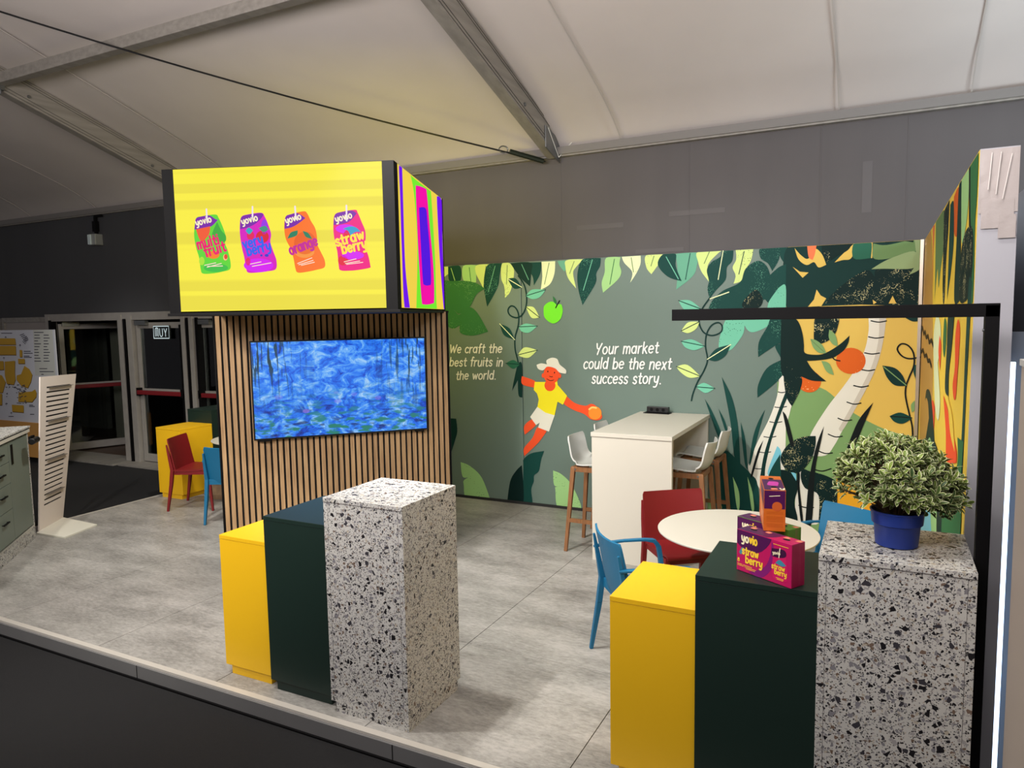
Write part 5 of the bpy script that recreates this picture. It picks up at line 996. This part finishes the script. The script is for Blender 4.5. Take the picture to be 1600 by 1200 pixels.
dr = MB().box(.035, .555, -.012, 0, .15, 1.03).build('door', sage, ct, bevel=.001); MB().box(.45, .50, 0, .004, .82, 1.0).build('grip', M['black'], dr)
t = thing('cable_reel', CO+Vector((.12, -.02, .985)), R(-45), 'black rounded gadget hanging under the counter worktop corner', 'holder')
MB().tube([(.0, .03, 0), (.16, .03, 0)], .03, 14).build('drum', M['blackplain'], t, bevel=.004); MB().box(.02, .14, -.0, .02, -.01, .045).build('mount', M['black'], t)
# ------------------------------------------------------------------ perforated brochure stand
st = thing('brochure_stand', (0, 0, 0), 0, 'white slotted metal brochure stand on a flat base beside the counter', 'stand')
wm_ = mat('powder_white', rgb(222, 210, 200), .4)
b4 = [onz for onz in [None]]
def on_z(px, py, z): d = ray(px, py); return EYE+d*((z-EYE.z)/d.z)
bp = [on_z(56.8, 832, .02), on_z(100.8, 839, .02), on_z(151.5, 819, .02), on_z(98.7, 808, .02)]
MB().hexa([Vector((q.x, q.y, 0)) for q in bp], bp).build('base', mat('powder_cream', rgb(226, 222, 206), .4), st, bevel=.004)
BL = Vector((bp[0].x, bp[0].y, .02)); BR = Vector((bp[3].x, bp[3].y, .02))
wdir = (BR-BL).normalized(); wn = Vector((wdir.y, -wdir.x, 0))
if wn.dot(EYE-BL) < 0: wn = -wn
# panel stands on the rear edge of the base, wider at the top, slightly kinked backwards
def pan(px, py): return on_pl(px, py, BL+wn*.004, wn)
c_ = [pan(61, 824), pan(98.7, 808), pan(119, 584), pan(63, 589)]
c_[0].z = .02; c_[1].z = .02
def lerp2(u, v): a = c_[0].lerp(c_[1], u); b = c_[3].lerp(c_[2], u); return a.lerp(b, v)
us = [0, .17, .86, 1]; rows = []; nslot = 25
v0, v1 = .15, .925
cuts = [0]
for i in range(nslot): a = v0+(v1-v0)*i/(nslot-1); cuts += [a-.0055, a+.0055]
cuts.append(1)
mb = MB(); th = wn*.012
def slab(u0, u1, a, b):
    q = [lerp2(u0, a), lerp2(u1, a), lerp2(u1, b), lerp2(u0, b)]
    mb.add(q+[x-th for x in q], [(0, 1, 2, 3), (7, 6, 5, 4), (0, 4, 5, 1), (1, 5, 6, 2), (2, 6, 7, 3), (3, 7, 4, 0)])
slab(0, .17, 0, 1); slab(.86, 1, 0, 1)
for i in range(0, len(cuts)-1, 2): slab(.17, .86, cuts[i], cuts[i+1])
mb.build('slotted_panel', wm_, st)
for i in (24, 17, 9, 2):
    a = v0+(v1-v0)*i/(nslot-1); q0 = lerp2(.22, a)+wn*.002; q1 = lerp2(.86, a)+wn*.002
    MB().bar(q0+wn*.012, q1+wn*.012, .028, .004).build('shelf_lip', mat('grey_wire', rgb(130, 124, 118), .4, .6), st)
q = [lerp2(.12, .1), lerp2(.9, .1), lerp2(.9, .95), lerp2(.12, .95)]; MB().add([x-wn*.02 for x in q]+[x-wn*.024 for x in q], [(0, 1, 2, 3), (7, 6, 5, 4), (0, 4, 5, 1), (1, 5, 6, 2), (2, 6, 7, 3), (3, 7, 4, 0)]).build('dark_backing', mat('stand_dark', rgb(16, 16, 17), .8), st)
MB().bar(lerp2(.5, .05)-wn*.02, lerp2(.5, .75)-wn*.14, .03, .02).build('back_strut', wm_, st)
# ------------------------------------------------------------------ site map board behind the counter
mbd = thing('map_board', (0, 0, 0), 0, 'large white site map board with mustard yellow building blocks, at the left border', 'sign')
BY = 6.6
B = Plane((0, BY, 0), (0, -1, 0), (1, 0, 0))
tl = on_y(-40, 512, BY); tr = on_y(84, 515, BY); br_ = on_y(90, 662, BY)
MB().box(tl.x-.2, tr.x, BY, BY+.02, .55, tr.z).build('board', mat('board_white', rgb(214, 216, 224), .5), mbd)
MB().box(tl.x-.2, tr.x+.02, BY-.02, BY+.05, .0, .55).build('wooden_base', mat('orange_wood', rgb(206, 150, 78), .6), mbd)
FR['M'] = (0, 480, 6.0)
B.poly('legend_panel', 'M', [(310, 212), (492, 212), (522, 640), (330, 640)], mat('board_cream', rgb(206, 208, 200), .5), mbd, .001, sm=False)
mu = mat('map_mustard', rgb(206, 160, 34), .5); ms_ = mat('map_shade', rgb(110, 78, 28), .6); mk = mat('map_ink', rgb(70, 70, 84), .6)
blocks = [[(-60, 292), (142, 292), (150, 350), (-60, 350)], [(-60, 362), (148, 362), (152, 446), (-60, 446)], [(184, 400), (208, 402), (210, 466), (186, 466)], [(170, 484), (232, 484), (234, 528), (172, 528)], [(-60, 505), (34, 505), (38, 585), (-60, 590)], [(44, 510), (142, 502), (140, 610), (146, 680), (130, 726), (64, 716), (46, 640)], [(230, 550), (276, 580), (304, 632), (290, 700), (262, 756), (200, 736), (156, 680), (158, 640), (198, 628)], [(-60, 620), (20, 640), (54, 700), (26, 800), (-60, 800)], [(176, 800), (300, 790), (330, 770), (344, 800), (340, 840), (302, 888), (172, 884)], [(112, 914), (222, 920), (222, 986), (116, 978)], [(-60, 810), (20, 810), (20, 916), (-60, 920)]]
for p_ in blocks:
    B.poly('block_shade', 'M', [(a+3, b_+7) for a, b_ in p_], ms_, mbd, .0012, sm=False); B.poly('map_block', 'M', p_, mu, mbd, .0020, sm=False)
rr = random.Random(5); ls = []
for c0, y0, y1, st_ in ((325, 262, 520, 27), (412, 262, 520, 27)):
    y = y0
    while y < y1: ls.append([(c0, y), (c0+rr.randint(30, 62), y)]); y += st_
for i in range(70):
    x = rr.uniform(55, 240); y = rr.uniform(730, 905)
    if abs(x-110) < 35 and y > 760: continue
    ls.append([(x, y), (x+rr.uniform(5, 20), y+rr.uniform(-8, 8))])
for x, y, w in ((14, 244, 100), (322, 236, 86), (226, 414, 62), (226, 432, 80), (226, 458, 50), (226, 470, 72), (84, 1024, 44), (276, 918, 34), (276, 930, 50), (285, 1004, 36), (374, 604, 130), (372, 576, 70), (390, 630, 20)): ls.append([(x, y), (x+w, y)])
for i in range(5): ls.append([(190+i*10, 262+i*14), (225+i*10, 250+i*14)]); ls.append([(215+i*8, 320-i*12), (240+i*6, 345-i*12)])
B.line('map_lettering', 'M', ls, .012, mk, mbd, .0024, sm=False)
for x, y in ((55, 275), (60, 900), (108, 985), (38, 470), (190, 350)): B.line('map_arrow', 'M', [[(x, y), (x, y+18)], [(x-8, y+8), (x, y), (x+8, y+8)]], .01, mk, mbd, .0024, sm=False)

for o in bpy.data.objects:
    if o.type == 'MESH' and o.name.split('.')[0] in ('small_print', 'map_lettering', 'trim_clip', 'screws', 'groove', 'trunk_rings', 'gasket'): o['kind'] = 'stuff'
